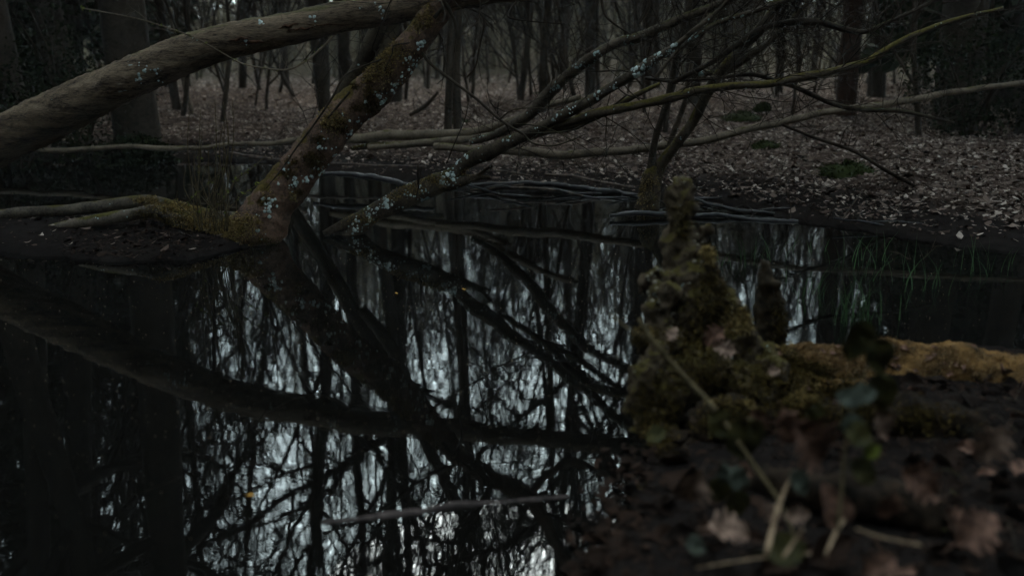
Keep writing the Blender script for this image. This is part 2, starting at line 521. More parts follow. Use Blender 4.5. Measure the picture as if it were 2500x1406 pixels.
TALL = [(9, 14, 0.035, 0.03, 24, 0.22, 0.42, 0.95), (5, 7, 0.15, 0.05, 9, 0.15, 0.45, 0.7), (3, 4, 0.2, 0.02, 8, 0.1, 0.5, 0.7), (3, 3, 0.2, 0.0, 4, 0.1, 0.5, 0.7), (3, 2, 0.2, 0.0, 0, 0, 0, 0)]
SLIM = [(7, 12, 0.05, 0.03, 20, 0.22, 0.27, 0.8), (4, 5, 0.16, 0.06, 8, 0.1, 0.5, 0.6), (3, 4, 0.2, 0.04, 5, 0.1, 0.5, 0.7), (3, 2, 0.2, 0.0, 0, 0, 0, 0)]
SAPL = [(6, 10, 0.08, 0.05, 14, 0.12, 0.36, 0.6), (4, 5, 0.15, 0.08, 7, 0.1, 0.5, 0.6), (3, 3, 0.22, 0.02, 4, 0.1, 0.5, 0.7), (3, 2, 0.2, 0, 0, 0, 0, 0)]
tall = [tree_meshes('tall_tree', 17, 0.17, TALL, s) for s in (1, 2, 3)]
slim = [tree_meshes('slim_tree', 12, 0.075, SLIM, s, lean=0.06 * (s - 12)) for s in (11, 12, 13, 14)]
sapl = [tree_meshes('sapling', 5, 0.028, SAPL, s, lean=0.08 * (s - 22)) for s in (21, 22, 23, 24)]
redm = tree_meshes('red_tree', 17, 0.20, TALL, 31, tmat=M_RED)

SPREAD = [(10, 14, 0.05, 0.02, 11, 0.26, 0.62, 1.25), (6, 10, 0.13, 0.02, 12, 0.12, 0.42, 0.8), (4, 6, 0.18, 0.0, 8, 0.1, 0.5, 0.75), (3, 4, 0.2, 0.0, 5, 0.1, 0.5, 0.7), (3, 2, 0.2, 0.0, 0, 0, 0, 0)]
spread = [tree_meshes('spreading_tree', 13, 0.16, SPREAD, s) for s in (41, 42)]

def tree_obj(name, meshes, x, y, label, cat, scale=1.0, rz=0.0, group=None, tilt=(0, 0), wide=1.0):
    z = gz(x, y)
    root = bpy.data.objects.new(name, None); COL.objects.link(root)
    root.empty_display_size = 0.3
    root.location = (x, y, z); root.rotation_euler = (tilt[0], tilt[1], rz)
    root.scale = (scale * wide, scale * wide, scale)
    tag(root, label, cat, group)
    for nm, me in zip(('trunk', 'crown'), meshes):
        o = bpy.data.objects.new(nm, me); COL.objects.link(o); o.parent = root
    return root

# trees one can tell apart (pixel column, distance, mesh, scale, label)
main_trees = [
    (338, 9.6, None, 1.05, 1.3, 'thick dark tree trunk standing beside the evergreen shrub where the bank meets the pond'),
    (800, 12.5, slim[0], 1.2, 1.0, 'dark straight trunk seen above the golden moss of the leaning trunk'),
    (845, 13.5, slim[1], 1.25, .9, 'grey brown twin trunk close beside the dark straight one'),
    (440, 13.0, slim[2], 1.1, .75, 'slim trunk with a thin pole leaning against its foot'),
    (962, 15.0, tall[1], 1.1, .7, 'tall trunk behind the upper end of the mossy leaning trunk'),
    (1120, 9.4, slim[3], 0.95, 0.62, 'lichen spotted slender trunk rising behind the pale fallen log'),
    (1088, 9.0, slim[0], 0.9, 0.55, 'thin lichened stem just beside the lichen spotted slender trunk'),
    (1322, 12.0, slim[1], 1.0, 0.7, 'very thin reddish trunk in the brightest gap of the wood'),
    (1265, 13.5, slim[2], 1.0, 0.6, 'thin trunk leaning slightly in the middle of the clearing'),
    (2062, 11.5, redm, 0.95, 0.62, 'broad reddish brown trunk behind the crossing branches'),
    (2130, 15.5, tall[2], 1.0, 0.5, 'dark trunk in the gloom beyond the reddish brown trunk'),
    (1900, 17.0, tall[0], 1.0, 0.45, 'grey trunk at the back edge of the leaf covered slope'),
    (590, 17.5, slim[3], 1.2, .8, 'dark short looking trunk on the leafy slope under the arching trunk'),
    (700, 19.0, tall[1], 1.0, 0.4, 'pale grey trunk deep in the wood behind the arching trunk'),
    (180, 11.0, tall[2], 1.1, .9, 'massive dark trunk past the evergreen shrub at the pond corner'),
    (40, 9.2, tall[1], 1.0, .8, 'dark trunk leaning over the far corner of the pond'),
    (2330, 10.0, tall[0], 1.0, 1.3, 'heavy dark trunk beyond the muddy shore'),
    (2460, 12.5, tall[2], 1.1, 1.2, 'dark trunk behind the heavy trunk on the muddy shore'),
]
for i, (px, Y, me, sc, wd, lab) in enumerate(main_trees):
    me = me or spread[1]
    tree_obj('tree', me, xw(px, Y), Y, lab, 'tree', sc, i * 1.7, wide=wd, tilt=(0, 0.012 * ((i % 5) - 2)))

placed = [(xw(p[0], p[1]), p[1]) for p in main_trees]
def free(x, y, d):
    return all((x - a) ** 2 + (y - b) ** 2 > d * d for a, b in placed)
for (px, Y, k, wd, lab) in ((-60, 8.8, 0, 1.0, 'wide spreading bare tree on the pond corner, its limbs hanging over the water'), (2520, 9.6, 1, 1.0, 'wide spreading bare tree beyond the muddy shore'),
                            (905, 12.5, 1, .6, 'bare tree with crooked limbs right behind the top of the leaning trunk'), (1440, 14.5, 0, .5, 'crooked limbed bare tree behind the crossing lichened branches'), (1690, 12.8, 1, .65, 'crooked limbed bare tree behind the mossy stem clump')):
    tree_obj('tree', spread[k], xw(px, Y), Y, lab, 'tree', 1.0, px * .37, wide=wd)
    main_trees.append((px, Y))
G1 = 'slim bare trees filling the wood beyond the pond'
n = 0; tries = 0
while n < 44 and tries < 4000:
    tries += 1
    Y = 13.5 + 13 * random.random(); px = random.uniform(-60, 2560); x = xw(px, Y)
    if not free(x, Y, 0.75): continue
    if (1120 < px < 1440 or 380 < px < 860) and random.random() < 0.85: continue
    placed.append((x, Y)); n += 1
    me = random.choice(slim) if random.random() < 0.85 else random.choice(tall)
    wd = random.uniform(0.4, 0.75) if me in slim else random.uniform(0.4, 0.6)
    tree_obj('tree', me, x, Y, 'slim bare tree among many alike in the wood beyond the leafy slope', 'tree', random.uniform(0.8, 1.25), random.uniform(0, 6.28), G1, (random.gauss(0, .03), random.gauss(0, .04)), wd)
G2 = 'thin saplings on the leafy slope'
n = 0; tries = 0
while n < 105 and tries < 4000:
    tries += 1
    Y = 9.3 + 14 * random.random() ** 0.8; px = random.uniform(-60, 2560); x = xw(px, Y)
    if not free(x, Y, 0.35): continue
    if Y < 11 and 380 < px < 1000 and random.random() < 0.6: continue
    placed.append((x, Y)); n += 1
    tree_obj('sapling', random.choice(sapl), x, Y, 'thin bare sapling growing from the leaf litter of the far slope', 'sapling', random.uniform(0.5, 1.25), random.uniform(0, 6.28), G2, (random.gauss(0, .08), random.gauss(0, .10)))

# the far wood that reads as one mass: a ring of trees round the clearing
def far_wood():
    rnd = np.random.default_rng(5)
    vs = []
    spec_t = [(5, 8, 0.05, 0.03, 12, 0.18, 0.26, 0.9), (3, 4, 0.16, 0.06, 8, 0.1, 0.5, 0.7), (3, 2, 0.2, 0.03, 5, 0.1, 0.6, 0.7), (3, 1, 0.2, 0, 0, 0, 0, 0)]
    spec_b = [(4, 5, 0.1, 0.04, 10, 0.05, 0.42, 0.6), (3, 3, 0.18, 0.06, 7, 0.1, 0.6, 0.6), (3, 2, 0.22, 0.03, 4, 0.1, 0.6, 0.7), (3, 1, 0.2, 0, 0, 0, 0, 0)]
    for k in range(5):
        mb = MB(); grow({False: mb, True: mb}, (0, 0, -0.5), (0, 0, 1), 14, 0.085, 0, spec_t, rnd); vs.append(mb.arrays())
    for k in range(5):
        mb = MB(); grow({False: mb, True: mb}, (0, 0, -0.3), (0, 0, 1), 5, 0.04, 0, spec_b, rnd); vs.append(mb.arrays())
    out = MB()
    def put(kind, x, y, sc, wd):
        V, Q, T = vs[kind]
        a = rnd.uniform(0, 6.28); c, s = math.cos(a), math.sin(a)
        W = np.stack([V[:, 0] * c - V[:, 1] * s, V[:, 0] * s + V[:, 1] * c, V[:, 2]], -1) * [sc * wd, sc * wd, sc]
        W += [x, y, gz(x, y)]
        out.add(W, Q, T)
    for k in range(230):
        Y = rnd.uniform(25, 62); px = rnd.uniform(-200, 2700)
        if (1130 < px < 1480 or 500 < px < 700) and rnd.random() < 0.4: continue
        put(rnd.integers(0, 5), xw(px, Y), Y, rnd.uniform(0.75, 1.2), 1.0)
    for k in range(420):
        Y = rnd.uniform(24, 52); px = rnd.uniform(-200, 2700)
        put(5 + rnd.integers(0, 5), xw(px, Y), Y, rnd.uniform(0.7, 1.7), 1.3)
    for k in range(70):  # unseen trees beside and behind the camera, added for shade
        a = rnd.uniform(R(35), R(325)); d = rnd.uniform(9, 30)
        put(rnd.integers(0, 5), math.sin(a) * d, math.cos(a) * d - 2, rnd.uniform(0.8, 1.2), 1.3)
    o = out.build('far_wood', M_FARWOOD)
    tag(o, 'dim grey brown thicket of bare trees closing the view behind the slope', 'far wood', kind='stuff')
far_wood()

# unseen dark spruces added beside and behind the camera to shade the near bank
def spruce_meshes():
    rn = np.random.default_rng(8)
    mt = MB(); P, r = resample([(0, 0, -.3), (0, 0, 6), (0, 0, 14)], [.17, .11, .02], 12); V, Q, _ = tube(P, r, 10); mt.add(V, Q)
    mc = MB(); n = 15000
    z = 1.2 + 12.6 * rn.random(n) ** 1.25
    rr = (2.9 * (1 - (z / 14.2)) + .15) * rn.random(n) ** .5; a = rn.uniform(0, 6.28, n)
    c = np.stack([rr * np.cos(a), rr * np.sin(a), z - rr * .25], -1)
    d = np.stack([np.cos(a), np.sin(a), rn.normal(-.3, .3, n)], -1) + rn.normal(0, .25, (n, 3)); d /= np.linalg.norm(d, axis=1)[:, None]
    s_ = np.cross(d, rn.normal(0, 1, (n, 3))); s_ /= np.linalg.norm(s_, axis=1)[:, None]
    l = rn.uniform(.16, .34, n)[:, None]
    V = np.stack([c, c + d * l * .5 + s_ * l * .22, c + d * l, c + d * l * .5 - s_ * l * .22], 1).reshape(-1, 3)
    mc.add(V, np.arange(n * 4).reshape(-1, 4))
    return mt.mesh('spruce_trunk', M_FOREST), mc.mesh('spruce_crown', M_SPRUCE, smooth=False)
M_SPRUCE = plain_mat('spruce_needles', (0.006, 0.012, 0.006), (0.025, 0.035, 0.016), 3, island=True, rough=.9, spec=.1)
spr = spruce_meshes()
for (x, y, sc) in ((-1.6, -3.6, 1), (2.3, -2.8, 1.05), (0.4, -6.5, 1.1), (-5.0, -1.5, 1), (5.2, -0.6, 1.0), (4.6, -6, 1.1), (-5.0, -6, 1), (8.3, 3.6, 1.05), (-8.0, 2.8, 1.1), (-10.5, 7.5, 1.1), (10.2, 8.6, 1.1), (-10.5, 13, 1.1), (9.5, -3, 1), (-9.6, -3, 1)):
    tree_obj('spruce', spr, x, y, 'unseen dark spruce added beside and behind the viewpoint to shade the near shore', 'tree', sc, random.uniform(0, 6), 'unseen spruces added to shade the near shore')

for (px, Y, sc, lab) in ((-430, 11.5, 1.0, 'dark spruce reaching to the ground past the evergreen shrubs'), (110, 17.0, 1.0, 'spruce half hidden behind the massive dark trunk'),
                     (2680, 12.0, 1.0, 'dark spruce reaching to the ground beyond the muddy shore'), (2560, 17.0, 1.1, 'farther spruce behind the heavy dark trunk past the leafy slope')):
    tree_obj('spruce', spr, xw(px, Y), Y, lab, 'tree', sc, px)  # side spruces added to deepen the shade at the edges of the view

# damp air that veils the far wood
hm_ = bpy.data.materials.new('damp_air'); hm_.use_nodes = True
hnt = hm_.node_tree; hnt.nodes.remove(hnt.nodes['Principled BSDF'])
pv = hnt.nodes.new('ShaderNodeVolumePrincipled'); pv.inputs['Density'].default_value = HAZE
pv.inputs['Color'].default_value = (0.93, 0.95, 0.93, 1); pv.inputs['Anisotropy'].default_value = 0.0
hnt.links.new(pv.outputs[0], hnt.nodes['Material Output'].inputs['Volume'])
hb = MB(); X0, X1, Y0, Y1, Z0, Z1 = -130, 130, -70, 160, -1.6, 26
hb.add([(x, y, z) for x in (X0, X1) for y in (Y0, Y1) for z in (Z0, Z1)], [(0, 1, 3, 2), (4, 6, 7, 5), (0, 4, 5, 1), (2, 3, 7, 6), (0, 2, 6, 4), (1, 5, 7, 3)])
tag(hb.build('haze', hm_, smooth=False), kind='stuff')

# ------------------------------------------------------------------ surface dressing
def bvh_of(objs):
    V, F, n = [], [], 0
    for o in objs:
        m = o.matrix_world if o.parent is None else Matrix.Translation(o.parent.location) @ o.matrix_local
        me = o.data
        for v in me.vertices: V.append(m @ v.co)
        for p in me.polygons: F.append([i + n for i in p.vertices])
        n += len(me.vertices)
    return BVHTree.FromPolygons(V, F)

CAMP = Vector((0, 0, CAM_H))
def hit(bvh, px, py):
    h = bvh.ray_cast(CAMP, ray(px, py).normalized())
    return (h[0], h[1]) if h[0] is not None else (None, None)

def disc(mb, p, nrm, r, rnd, thick=0.003):
    """small irregular raised rosette lying on a surface"""
    nrm = Vector(nrm).normalized()
    a = nrm.orthogonal().normalized(); b = nrm.cross(a)
    k = 9
    V = [p + nrm * thick * 1.6]
    for i in range(k):
        t = 2 * math.pi * i / k; q = r * rnd.uniform(0.65, 1.2)
        V.append(p + (a * math.cos(t) + b * math.sin(t)) * q * 0.7 + nrm * thick)
    for i in range(k):
        t = 2 * math.pi * i / k; q = r * rnd.uniform(0.8, 1.25)
        V.append(p + (a * math.cos(t) + b * math.sin(t)) * q - nrm * 0.004)
    T = [(0, 1 + i, 1 + (i + 1) % k) for i in range(k)]
    Q = [(1 + i, 1 + k + i, 1 + k + (i + 1) % k, 1 + (i + 1) % k) for i in range(k)]
    mb.add([tuple(v) for v in V], Q, T)

def lichen_spots(bvh, spots, mb, rnd, Y=5.4):
    for (px, py, rp, cnt) in spots:
        for c in range(cnt):
            x = px + (rnd.gauss(0, rp * 0.9) if cnt > 1 else 0); y = py + (rnd.gauss(0, rp * 1.1) if cnt > 1 else 0)
            p, nn = hit(bvh, x, y)
            if p is None or p.y > Y + 1.0: continue
            if nn.dot(ray(x, y)) > 0: nn = -nn
            disc(mb, p, nn, rad(rnd.choice((1.4, 2, 2.6, 4, 5.5)) * rnd.uniform(.8, 1.2) if cnt > 1 else rp, p.y), rnd)

def blades(mb, p, nrm, h, rnd, n=3, w=0.0022):
    nrm = Vector(nrm)
    for i in range(n):
        d = (nrm + Vector((rnd.gauss(0, .6), rnd.gauss(0, .6), rnd.gauss(0.1, .5)))).normalized()
        s = d.orthogonal(); s.rotate(Matrix.Rotation(rnd.uniform(0, 6.28), 3, d)); s.normalize()
        hh = h * rnd.uniform(0.5, 1.4)
        b = p + Vector((rnd.gauss(0, h * .5), rnd.gauss(0, h * .5), rnd.gauss(0, h * .3))) - nrm * 0.003
        tip = b + d * hh + Vector((0, 0, -0.25 * hh))
        mid = b + d * hh * 0.55
        ww = w * rnd.uniform(0.6, 1.5)
        mb.add([tuple(b - s * ww), tuple(b + s * ww), tuple(mid + s * ww * 0.8), tuple(mid - s * ww * 0.8), tuple(tip)],
               [(0, 1, 2, 3)], [(3, 2, 4)])

def moss_brush(bvh, brushes, mb, rnd, h=0.014, ymax=99, per=3, w=0.0022):
    """brushes: (px, py, radius_x, radius_y, count) spots of moss on the surface under the pixel"""
    for (px, py, rx, ry, cnt) in brushes:
        for c in range(cnt):
            x = px + rnd.gauss(0, rx * .5); y = py + rnd.gauss(0, ry * .5)
            p, nn = hit(bvh, x, y)
            if p is None or p.y > ymax: continue
            if nn.dot(ray(x, y)) > 0: nn = -nn
            blades(mb, p, nn, h, rnd, per, w)

rnd = random.Random(3)
def limb(mb, pts, n=50, k=14, amp=0.1, fine=0.03, seed=0, freq=4.0, kink=0.25):
    """pts: (px, py, Y, radius_px)"""
    P = [at(a, b, Y) for a, b, Y, r in pts]
    rr = [rad(r, Y) for a, b, Y, r in pts]
    return rough_tube(mb, P, rr, n, k, amp, freq, fine, seed, kink)

def twig(mb, pts, n=24, k=6, seed=0, wob=0.6, root=None, mat=None):
    if root is not None:
        mb = MB()
    P = [at(a, b, Y) for a, b, Y, r in pts]; rr = [rad(r, Y) for a, b, Y, r in pts]
    out = rough_tube(mb, P, rr, n, k, 0.05, 6.0, 0.0, seed, wob)
    if root is not None: mb.build('twig', mat, root)
    return out

def side_twigs(mb, P, rnd, n, L, r, up=0.3, sub=2):
    for i in range(n):
        k = rnd.randrange(2, len(P) - 1)
        d = Vector(P[k] - P[k - 1]).normalized()
        s = Vector((rnd.gauss(0, 1), rnd.gauss(0, 1), rnd.gauss(up, 1))).normalized()
        d = (d * rnd.uniform(0.2, 1) + s).normalized()
        l = L * rnd.uniform(0.4, 1.3); m = 6
        pts = [Vector(P[k])]
        for j in range(m):
            d = (d + Vector((rnd.gauss(0, .16), rnd.gauss(0, .16), rnd.gauss(0.02, .16)))).normalized()
            pts.append(pts[-1] + d * l / m)
        rr = [r * (1 - 0.8 * j / m) for j in range(m + 1)]
        V, Q, _ = tube(np.array([list(p) for p in pts]), rr, 5)
        mb.add(V, Q)
        if sub:
            side_twigs(mb, np.array([list(p) for p in pts]), rnd, sub, L * 0.5, r * 0.6, up, 0)

def buds(mb, P, rnd, n, size=0.008):
    for i in range(n):
        k = rnd.randrange(1, len(P)); p = Vector(P[k])
        for q in range(rnd.randint(2, 4)):
            d = Vector((rnd.gauss(0, 1), rnd.gauss(0, 1), rnd.gauss(.4, 1))).normalized()
            s = d.orthogonal().normalized() * size * 0.45
            l = size * rnd.uniform(0.8, 2.0)
            mb.add([tuple(p), tuple(p + d * l * .5 + s), tuple(p + d * l), tuple(p + d * l * .5 - s)], [(0, 1, 2, 3)])

rnd = random.Random(3)

# ---- A: the big arching trunk
A = empty('arching_tree', at(-300, 560, 5.9), 'thick smooth grey trunk arching high across the whole pond', 'tree trunk')
mb = MB()
PA, rA = limb(mb, [(-420, 620, 6.1, 62), (-200, 470, 6.0, 60), (0, 345, 5.9, 56), (160, 265, 5.8, 53), (313, 195, 5.72, 48), (400, 155, 5.7, 46), (480, 122, 5.7, 43), (600, 92, 5.7, 40), (700, 72, 5.7, 38),
              (800, 50, 5.7, 36), (900, 33, 5.72, 34), (1000, 20, 5.75, 30), (1100, 0, 5.8, 27), (1200, -15, 5.8, 25), (1350, -30, 5.8, 24), (1500, -47, 5.8, 23), (1700, -75, 5.9, 21), (1950, -120, 6.0, 18), (2300, -220, 6.2, 12)],
     n=420, k=40, amp=0.07, fine=0.07, seed=1, freq=3.4, kink=0.10)
tA = mb.build('trunk', M_TRUNK_GREY, A)
bA = bvh_of([tA])
mb = MB()
lichen_spots(bA, [(335, 185, 8, 5), (352, 165, 7, 5), (340, 192, 5, 4), (380, 178, 8, 5), (395, 200, 6, 3), (640, 58, 8, 6), (470, 97, 5, 2), (765, 50, 7, 6), (930, 28, 10, 7), (880, 15, 5, 3), (600, 106, 3, 2)], mb, rnd, 5.9)
mb.build('lichen', M_LICHEN_SPOT, A)['kind'] = 'stuff'
# torn strips of bark with darker wood
M_TORN = plain_mat('torn_wood', (0.02, 0.010, 0.007), (0.10, 0.06, 0.04), 50)
for (a, b, c) in (((680, 68), (730, 60), 7), ((700, 76), (770, 66), 6), ((740, 58), (860, 62), 4), ((560, 98), (620, 92), 6), ((575, 110), (660, 100), 4), ((600, 104), (650, 102), 8)):
    pts = []
    for t in np.linspace(0, 1, 7):
        p, nn = hit(bA, a[0] + (b[0] - a[0]) * t, a[1] + (b[1] - a[1]) * t + rnd.uniform(-3, 3))
        if p is not None: pts.append(p)
    if len(pts) > 3:
        rr = [rad(c * 0.45, 5.7) * s for s in np.interp(np.linspace(0, 1, len(pts)), [0, .3, .8, 1], [.2, 1, .8, .15])]
        mb = MB(); rough_tube(mb, pts, rr, 26, 8, 0.5, 20, 0.2, 4, 0.6); mb.build('torn_bark', M_TORN, A)
# twigs that hang from it
mb = MB(); mbb = MB()
Pt, _ = twig(mb, [(812, 92, 5.65, 3.2), (790, 115, 5.6, 3), (750, 148, 5.5, 2.6), (705, 170, 5.4, 2.4), (640, 166, 5.3, 2), (590, 155, 5.2, 2), (540, 128, 5.1, 1.8), (480, 95, 5.0, 1.8), (400, 66, 4.9, 1.6), (330, 46, 4.8, 1.6), (200, 20, 4.7, 1.4)], n=50, seed=2, root=A, mat=M_PALE)
side_twigs(mb, Pt, rnd, 7, 0.10, 0.0018)
Pt2, _ = twig(mb, [(780, 100, 5.6, 1.5), (740, 150, 5.6, 1.2), (720, 165, 5.5, 1)], seed=3, root=A, mat=M_TWIGS)
buds(mbb, Pt, rnd, 22, 0.010)
mb.build('side_twigs', M_PALE, A)['kind'] = 'stuff'; mbb.build('bud', M_BUD, A)['kind'] = 'stuff'
mb = MB()
P1, _ = twig(mb, [(1130, 15, 5.8, 3), (1165, 30, 5.7, 3), (1182, 55, 5.6, 2.5), (1172, 110, 5.6, 2.2), (1160, 165, 5.6, 2), (1140, 190, 5.6, 1.4)], seed=4, root=A, mat=M_TWIGS)
side_twigs(mb, P1, rnd, 5, 0.25, 0.003)
P1, _ = twig(mb, [(1280, -20, 5.8, 3), (1240, 40, 5.6, 2), (1290, 52, 5.5, 1.6), (1380, 60, 5.5, 1.3)], seed=5, root=A, mat=M_TWIGS)
P1, _ = twig(mb, [(1465, -40, 5.8, 3.5), (1475, 35, 5.6, 3), (1500, 60, 5.5, 2.4), (1540, 85, 5.5, 2)], seed=6, root=A, mat=M_TWIGS)
P1, _ = twig(mb, [(1560, -60, 5.8, 4), (1585, 10, 5.7, 3), (1580, 30, 5.7, 2.6), (1560, 60, 5.7, 2)], seed=7, root=A, mat=M_TWIGS)
side_twigs(mb, P1, rnd, 4, 0.2, 0.002)
for k in range(48):
    x = rnd.uniform(150, 2200)
    i = min(range(len(PA)), key=lambda q: abs(PA[q][0] - xw(x, 5.8)))
    side_twigs(mb, PA[max(3, i - 3):i + 3], rnd, 1, rnd.uniform(0.3, 0.8) if x > 1150 else 0.16, 0.004 if x > 1150 else 0.002, up=0.9, sub=5)
mb.build('side_twigs', M_TWIGS, A)['kind'] = 'stuff'

# ---- B: the leaning trunk with moss and lichen
B = empty('leaning_tree', at(600, 590, 5.35), 'thick red brown leaning trunk with golden moss and white lichen rising from the water', 'tree')
mb = MB()
PB, rB = limb(mb, [(505, 640, 5.33, 62), (560, 608, 5.33, 66), (625, 556, 5.35, 66), (672, 490, 5.38, 55), (720, 425, 5.4, 50), (780, 355, 5.4, 48), (850, 275, 5.42, 46), (915, 215, 5.42, 45), (975, 155, 5.42, 40), (1020, 95, 5.4, 35),
              (1062, 35, 5.4, 30), (1115, -25, 5.38, 26), (1200, -85, 5.38, 25), (1296, -140, 5.4, 23), (1345, -230, 5.4, 17), (1390, -330, 5.4, 14), (1450, -520, 5.5, 11), (1480, -760, 5.6, 7)],
     n=360, k=44, amp=0.13, fine=0.085, seed=2, freq=4.2, kink=0.14)
# buttress toward the water
limb(mb, [(640, 500, 5.36, 30), (655, 548, 5.34, 36), (640, 590, 5.33, 40), (630, 625, 5.33, 40)], 30, 18, 0.1, seed=3)
limb(mb, [(560, 560, 5.3, 30), (520, 578, 5.3, 34), (480, 592, 5.28, 30), (440, 606, 5.25, 22)], 30, 18, 0.15, seed=4)
tB = mb.build('trunk', M_TRUNK_BROWN, B)
bB = bvh_of([tB])
mb = MB()
limb(mb, [(1290, -140, 5.4, 14), (1345, -75, 5.4, 11), (1404, -35, 5.4, 10), (1470, -50, 5.4, 8), (1560, -100, 5.4, 6)], 30, 10, seed=5)
Pb, _ = limb(mb, [(1390, -330, 5.4, 10), (1470, -420, 5.4, 8), (1600, -520, 5.3, 6), (1800, -600, 5.3, 3)], 30, 8, seed=5)
side_twigs(mb, Pb, rnd, 12, 0.7, 0.006, sub=5)
Pb, _ = limb(mb, [(1440, -500, 5.4, 8), (1380, -640, 5.4, 6), (1300, -800, 5.3, 4), (1260, -950, 5.3, 2)], 30, 8, seed=5)
side_twigs(mb, Pb, rnd, 12, 0.7, 0.006, sub=5)
mb.build('branch', M_TRUNK_BROWN, B)
for k, (pts, nt_) in enumerate((([(1345, -225, 5.4, 11), (1230, -290, 5.3, 9), (1080, -330, 5.2, 7), (930, -410, 5.1, 5), (800, -430, 5.0, 3)], 30), ([(1320, -190, 5.4, 10), (1460, -235, 5.4, 8), (1620, -240, 5.4, 6), (1800, -300, 5.4, 3)], 30),
                       ([(1200, -85, 5.38, 9), (1130, -190, 5.2, 7), (1090, -290, 5.1, 5), (1000, -400, 5.0, 3)], 22), ([(1390, -330, 5.4, 9), (1530, -330, 5.2, 7), (1640, -380, 5.1, 4)], 22), ([(1115, -25, 5.38, 8), (980, -120, 5.5, 6), (860, -240, 5.6, 5), (700, -330, 5.7, 3)], 24))):
    mb = MB(); Pq, _ = limb(mb, pts, 40, 8, seed=60 + k, kink=.9)
    side_twigs(mb, Pq, rnd, nt_, 0.8, 0.005, up=.2, sub=7)
    mb.build('branch', M_FOREST, B)
mb = MB()
limb(mb, [(610, 545, 5.4, 30), (540, 545, 5.45, 30), (470, 528, 5.5, 26), (420, 508, 5.55, 22), (365, 494, 5.6, 18), (300, 498, 5.6, 16), (180, 512, 5.6, 15), (40, 520, 5.6, 14), (-120, 540, 5.6, 14), (-300, 570, 5.6, 12)], 60, 16, 0.15, seed=6)
limb(mb, [(500, 560, 5.3, 24), (430, 530, 5.32, 22), (380, 514, 5.32, 17), (325, 524, 5.32, 15), (240, 538, 5.3, 14), (140, 556, 5.35, 13), (40, 590, 5.4, 12), (-40, 630, 5.4, 10)], 60, 16, 0.12, seed=7)
rB_ = mb.build('root', bark_mat('root_bark', (0.025, 0.022, 0.018), (0.10, 0.09, 0.078), moss=0.3, lichen=0.35, scale=1.5), B)
bR = bvh_of([tB, rB_])
mb = MB()
lichen_spots(bB, [(658, 502, 11, 16), (652, 520, 7, 6), (672, 507, 4, 2), (716, 440, 8, 9), (708, 458, 7, 7), (722, 450, 5, 5), (680, 448, 3, 2), (690, 416, 5, 3), (704, 408, 5, 3), (743, 435, 5, 4), (762, 432, 3, 3),
                  (708, 383, 3, 2), (788, 357, 9, 8), (812, 367, 6, 5), (828, 378, 5, 4), (786, 408, 6, 4), (800, 410, 4, 3), (782, 425, 4, 2), (892, 252, 3, 3), (918, 230, 4, 4), (930, 248, 8, 9), (838, 281, 3, 2), (858, 291, 3, 2),
                  (945, 240, 6, 6), (960, 225, 8, 8), (880, 300, 5, 4), (900, 285, 6, 5), (1003, 160, 11, 20), (1008, 150, 6, 6), (1030, 110, 7, 9), (1036, 100, 4, 4), (985, 190, 8, 8), (970, 205, 7, 7), (620, 545, 12, 4), (850, 330, 6, 5)], mb, rnd)
mb.build('lichen', M_LICHEN_SPOT, B)['kind'] = 'stuff'
mb = MB()
moss_brush(bB, [(925, 165, 34, 40, 900), (960, 130, 34, 30, 700), (900, 190, 16, 20, 250), (1045, 45, 14, 26, 260), (1020, 60, 10, 22, 200), (815, 290, 26, 24, 520), (800, 300, 20, 16, 250),
                (575, 560, 50, 30, 900), (540, 590, 50, 24, 700), (600, 545, 30, 24, 400), (655, 480, 14, 14, 60), (715, 480, 10, 12, 60)], mb, rnd, 0.013, 6.3)
moss_brush(bR, [(430, 505, 60, 14, 900), (480, 535, 50, 22, 900), (520, 560, 50, 26, 700), (360, 488, 30, 8, 300)], mb, rnd, 0.014, 6.3)
mo = mb.build('golden_moss', M_MOSS_GOLD, B); mo['kind'] = 'stuff'
mb = MB()
moss_brush(bB, [(905, 260, 24, 20, 320), (905, 225, 20, 16, 200), (830, 310, 20, 16, 200), (870, 265, 16, 10, 120), (760, 385, 26, 18, 260), (710, 395, 18, 14, 160), (700, 425, 24, 16, 220), (780, 340, 22, 12, 180), (640, 590, 60, 14, 300),
                (770, 400, 30, 30, 300), (730, 470, 16, 10, 120), (870, 210, 14, 10, 120), (640, 490, 14, 12, 120)], mb, rnd, 0.010, 6.3)
moss_brush(bR, [(480, 590, 70, 18, 900), (400, 545, 60, 20, 600), (350, 520, 40, 10, 100)], mb, rnd, 0.012, 6.3)
mo = mb.build('dark_moss', M_MOSS_DARK, B); mo['kind'] = 'stuff'
mb = MB()
P1, _ = twig(mb, [(1030, 130, 5.35, 4), (1050, 155, 5.33, 4), (1100, 195, 5.3, 3.8), (1160, 240, 5.25, 3.4), (1220, 292, 5.2, 3.2), (1278, 328, 5.15, 3)], 40, seed=8, wob=0.3, root=B, mat=M_FOREST)
twig(mb, [(1220, 292, 5.2, 2.5), (1250, 270, 5.15, 1.4), (1300, 264, 5.1, 1.2), (1370, 268, 5.0, 1)], seed=9, root=B, mat=M_FOREST)
twig(mb, [(1278, 328, 5.15, 2.6), (1300, 350, 5.1, 2.2), (1345, 357, 5.1, 2), (1390, 345, 5.1, 1.6), (1430, 328, 5.1, 1)], seed=10, root=B, mat=M_FOREST)
twig(mb, [(1278, 328, 5.15, 2.4), (1400, 318, 5.1, 2.8), (1480, 270, 5.05, 2.8), (1530, 232, 5.0, 2.4)], seed=10, root=B, mat=M_FOREST)
twig(mb, [(1250, 302, 5.15, 1.8), (1330, 312, 5.1, 1.3), (1400, 345, 5.0, 1), (1465, 385, 5.0, .8)], seed=10, root=B, mat=M_FOREST)
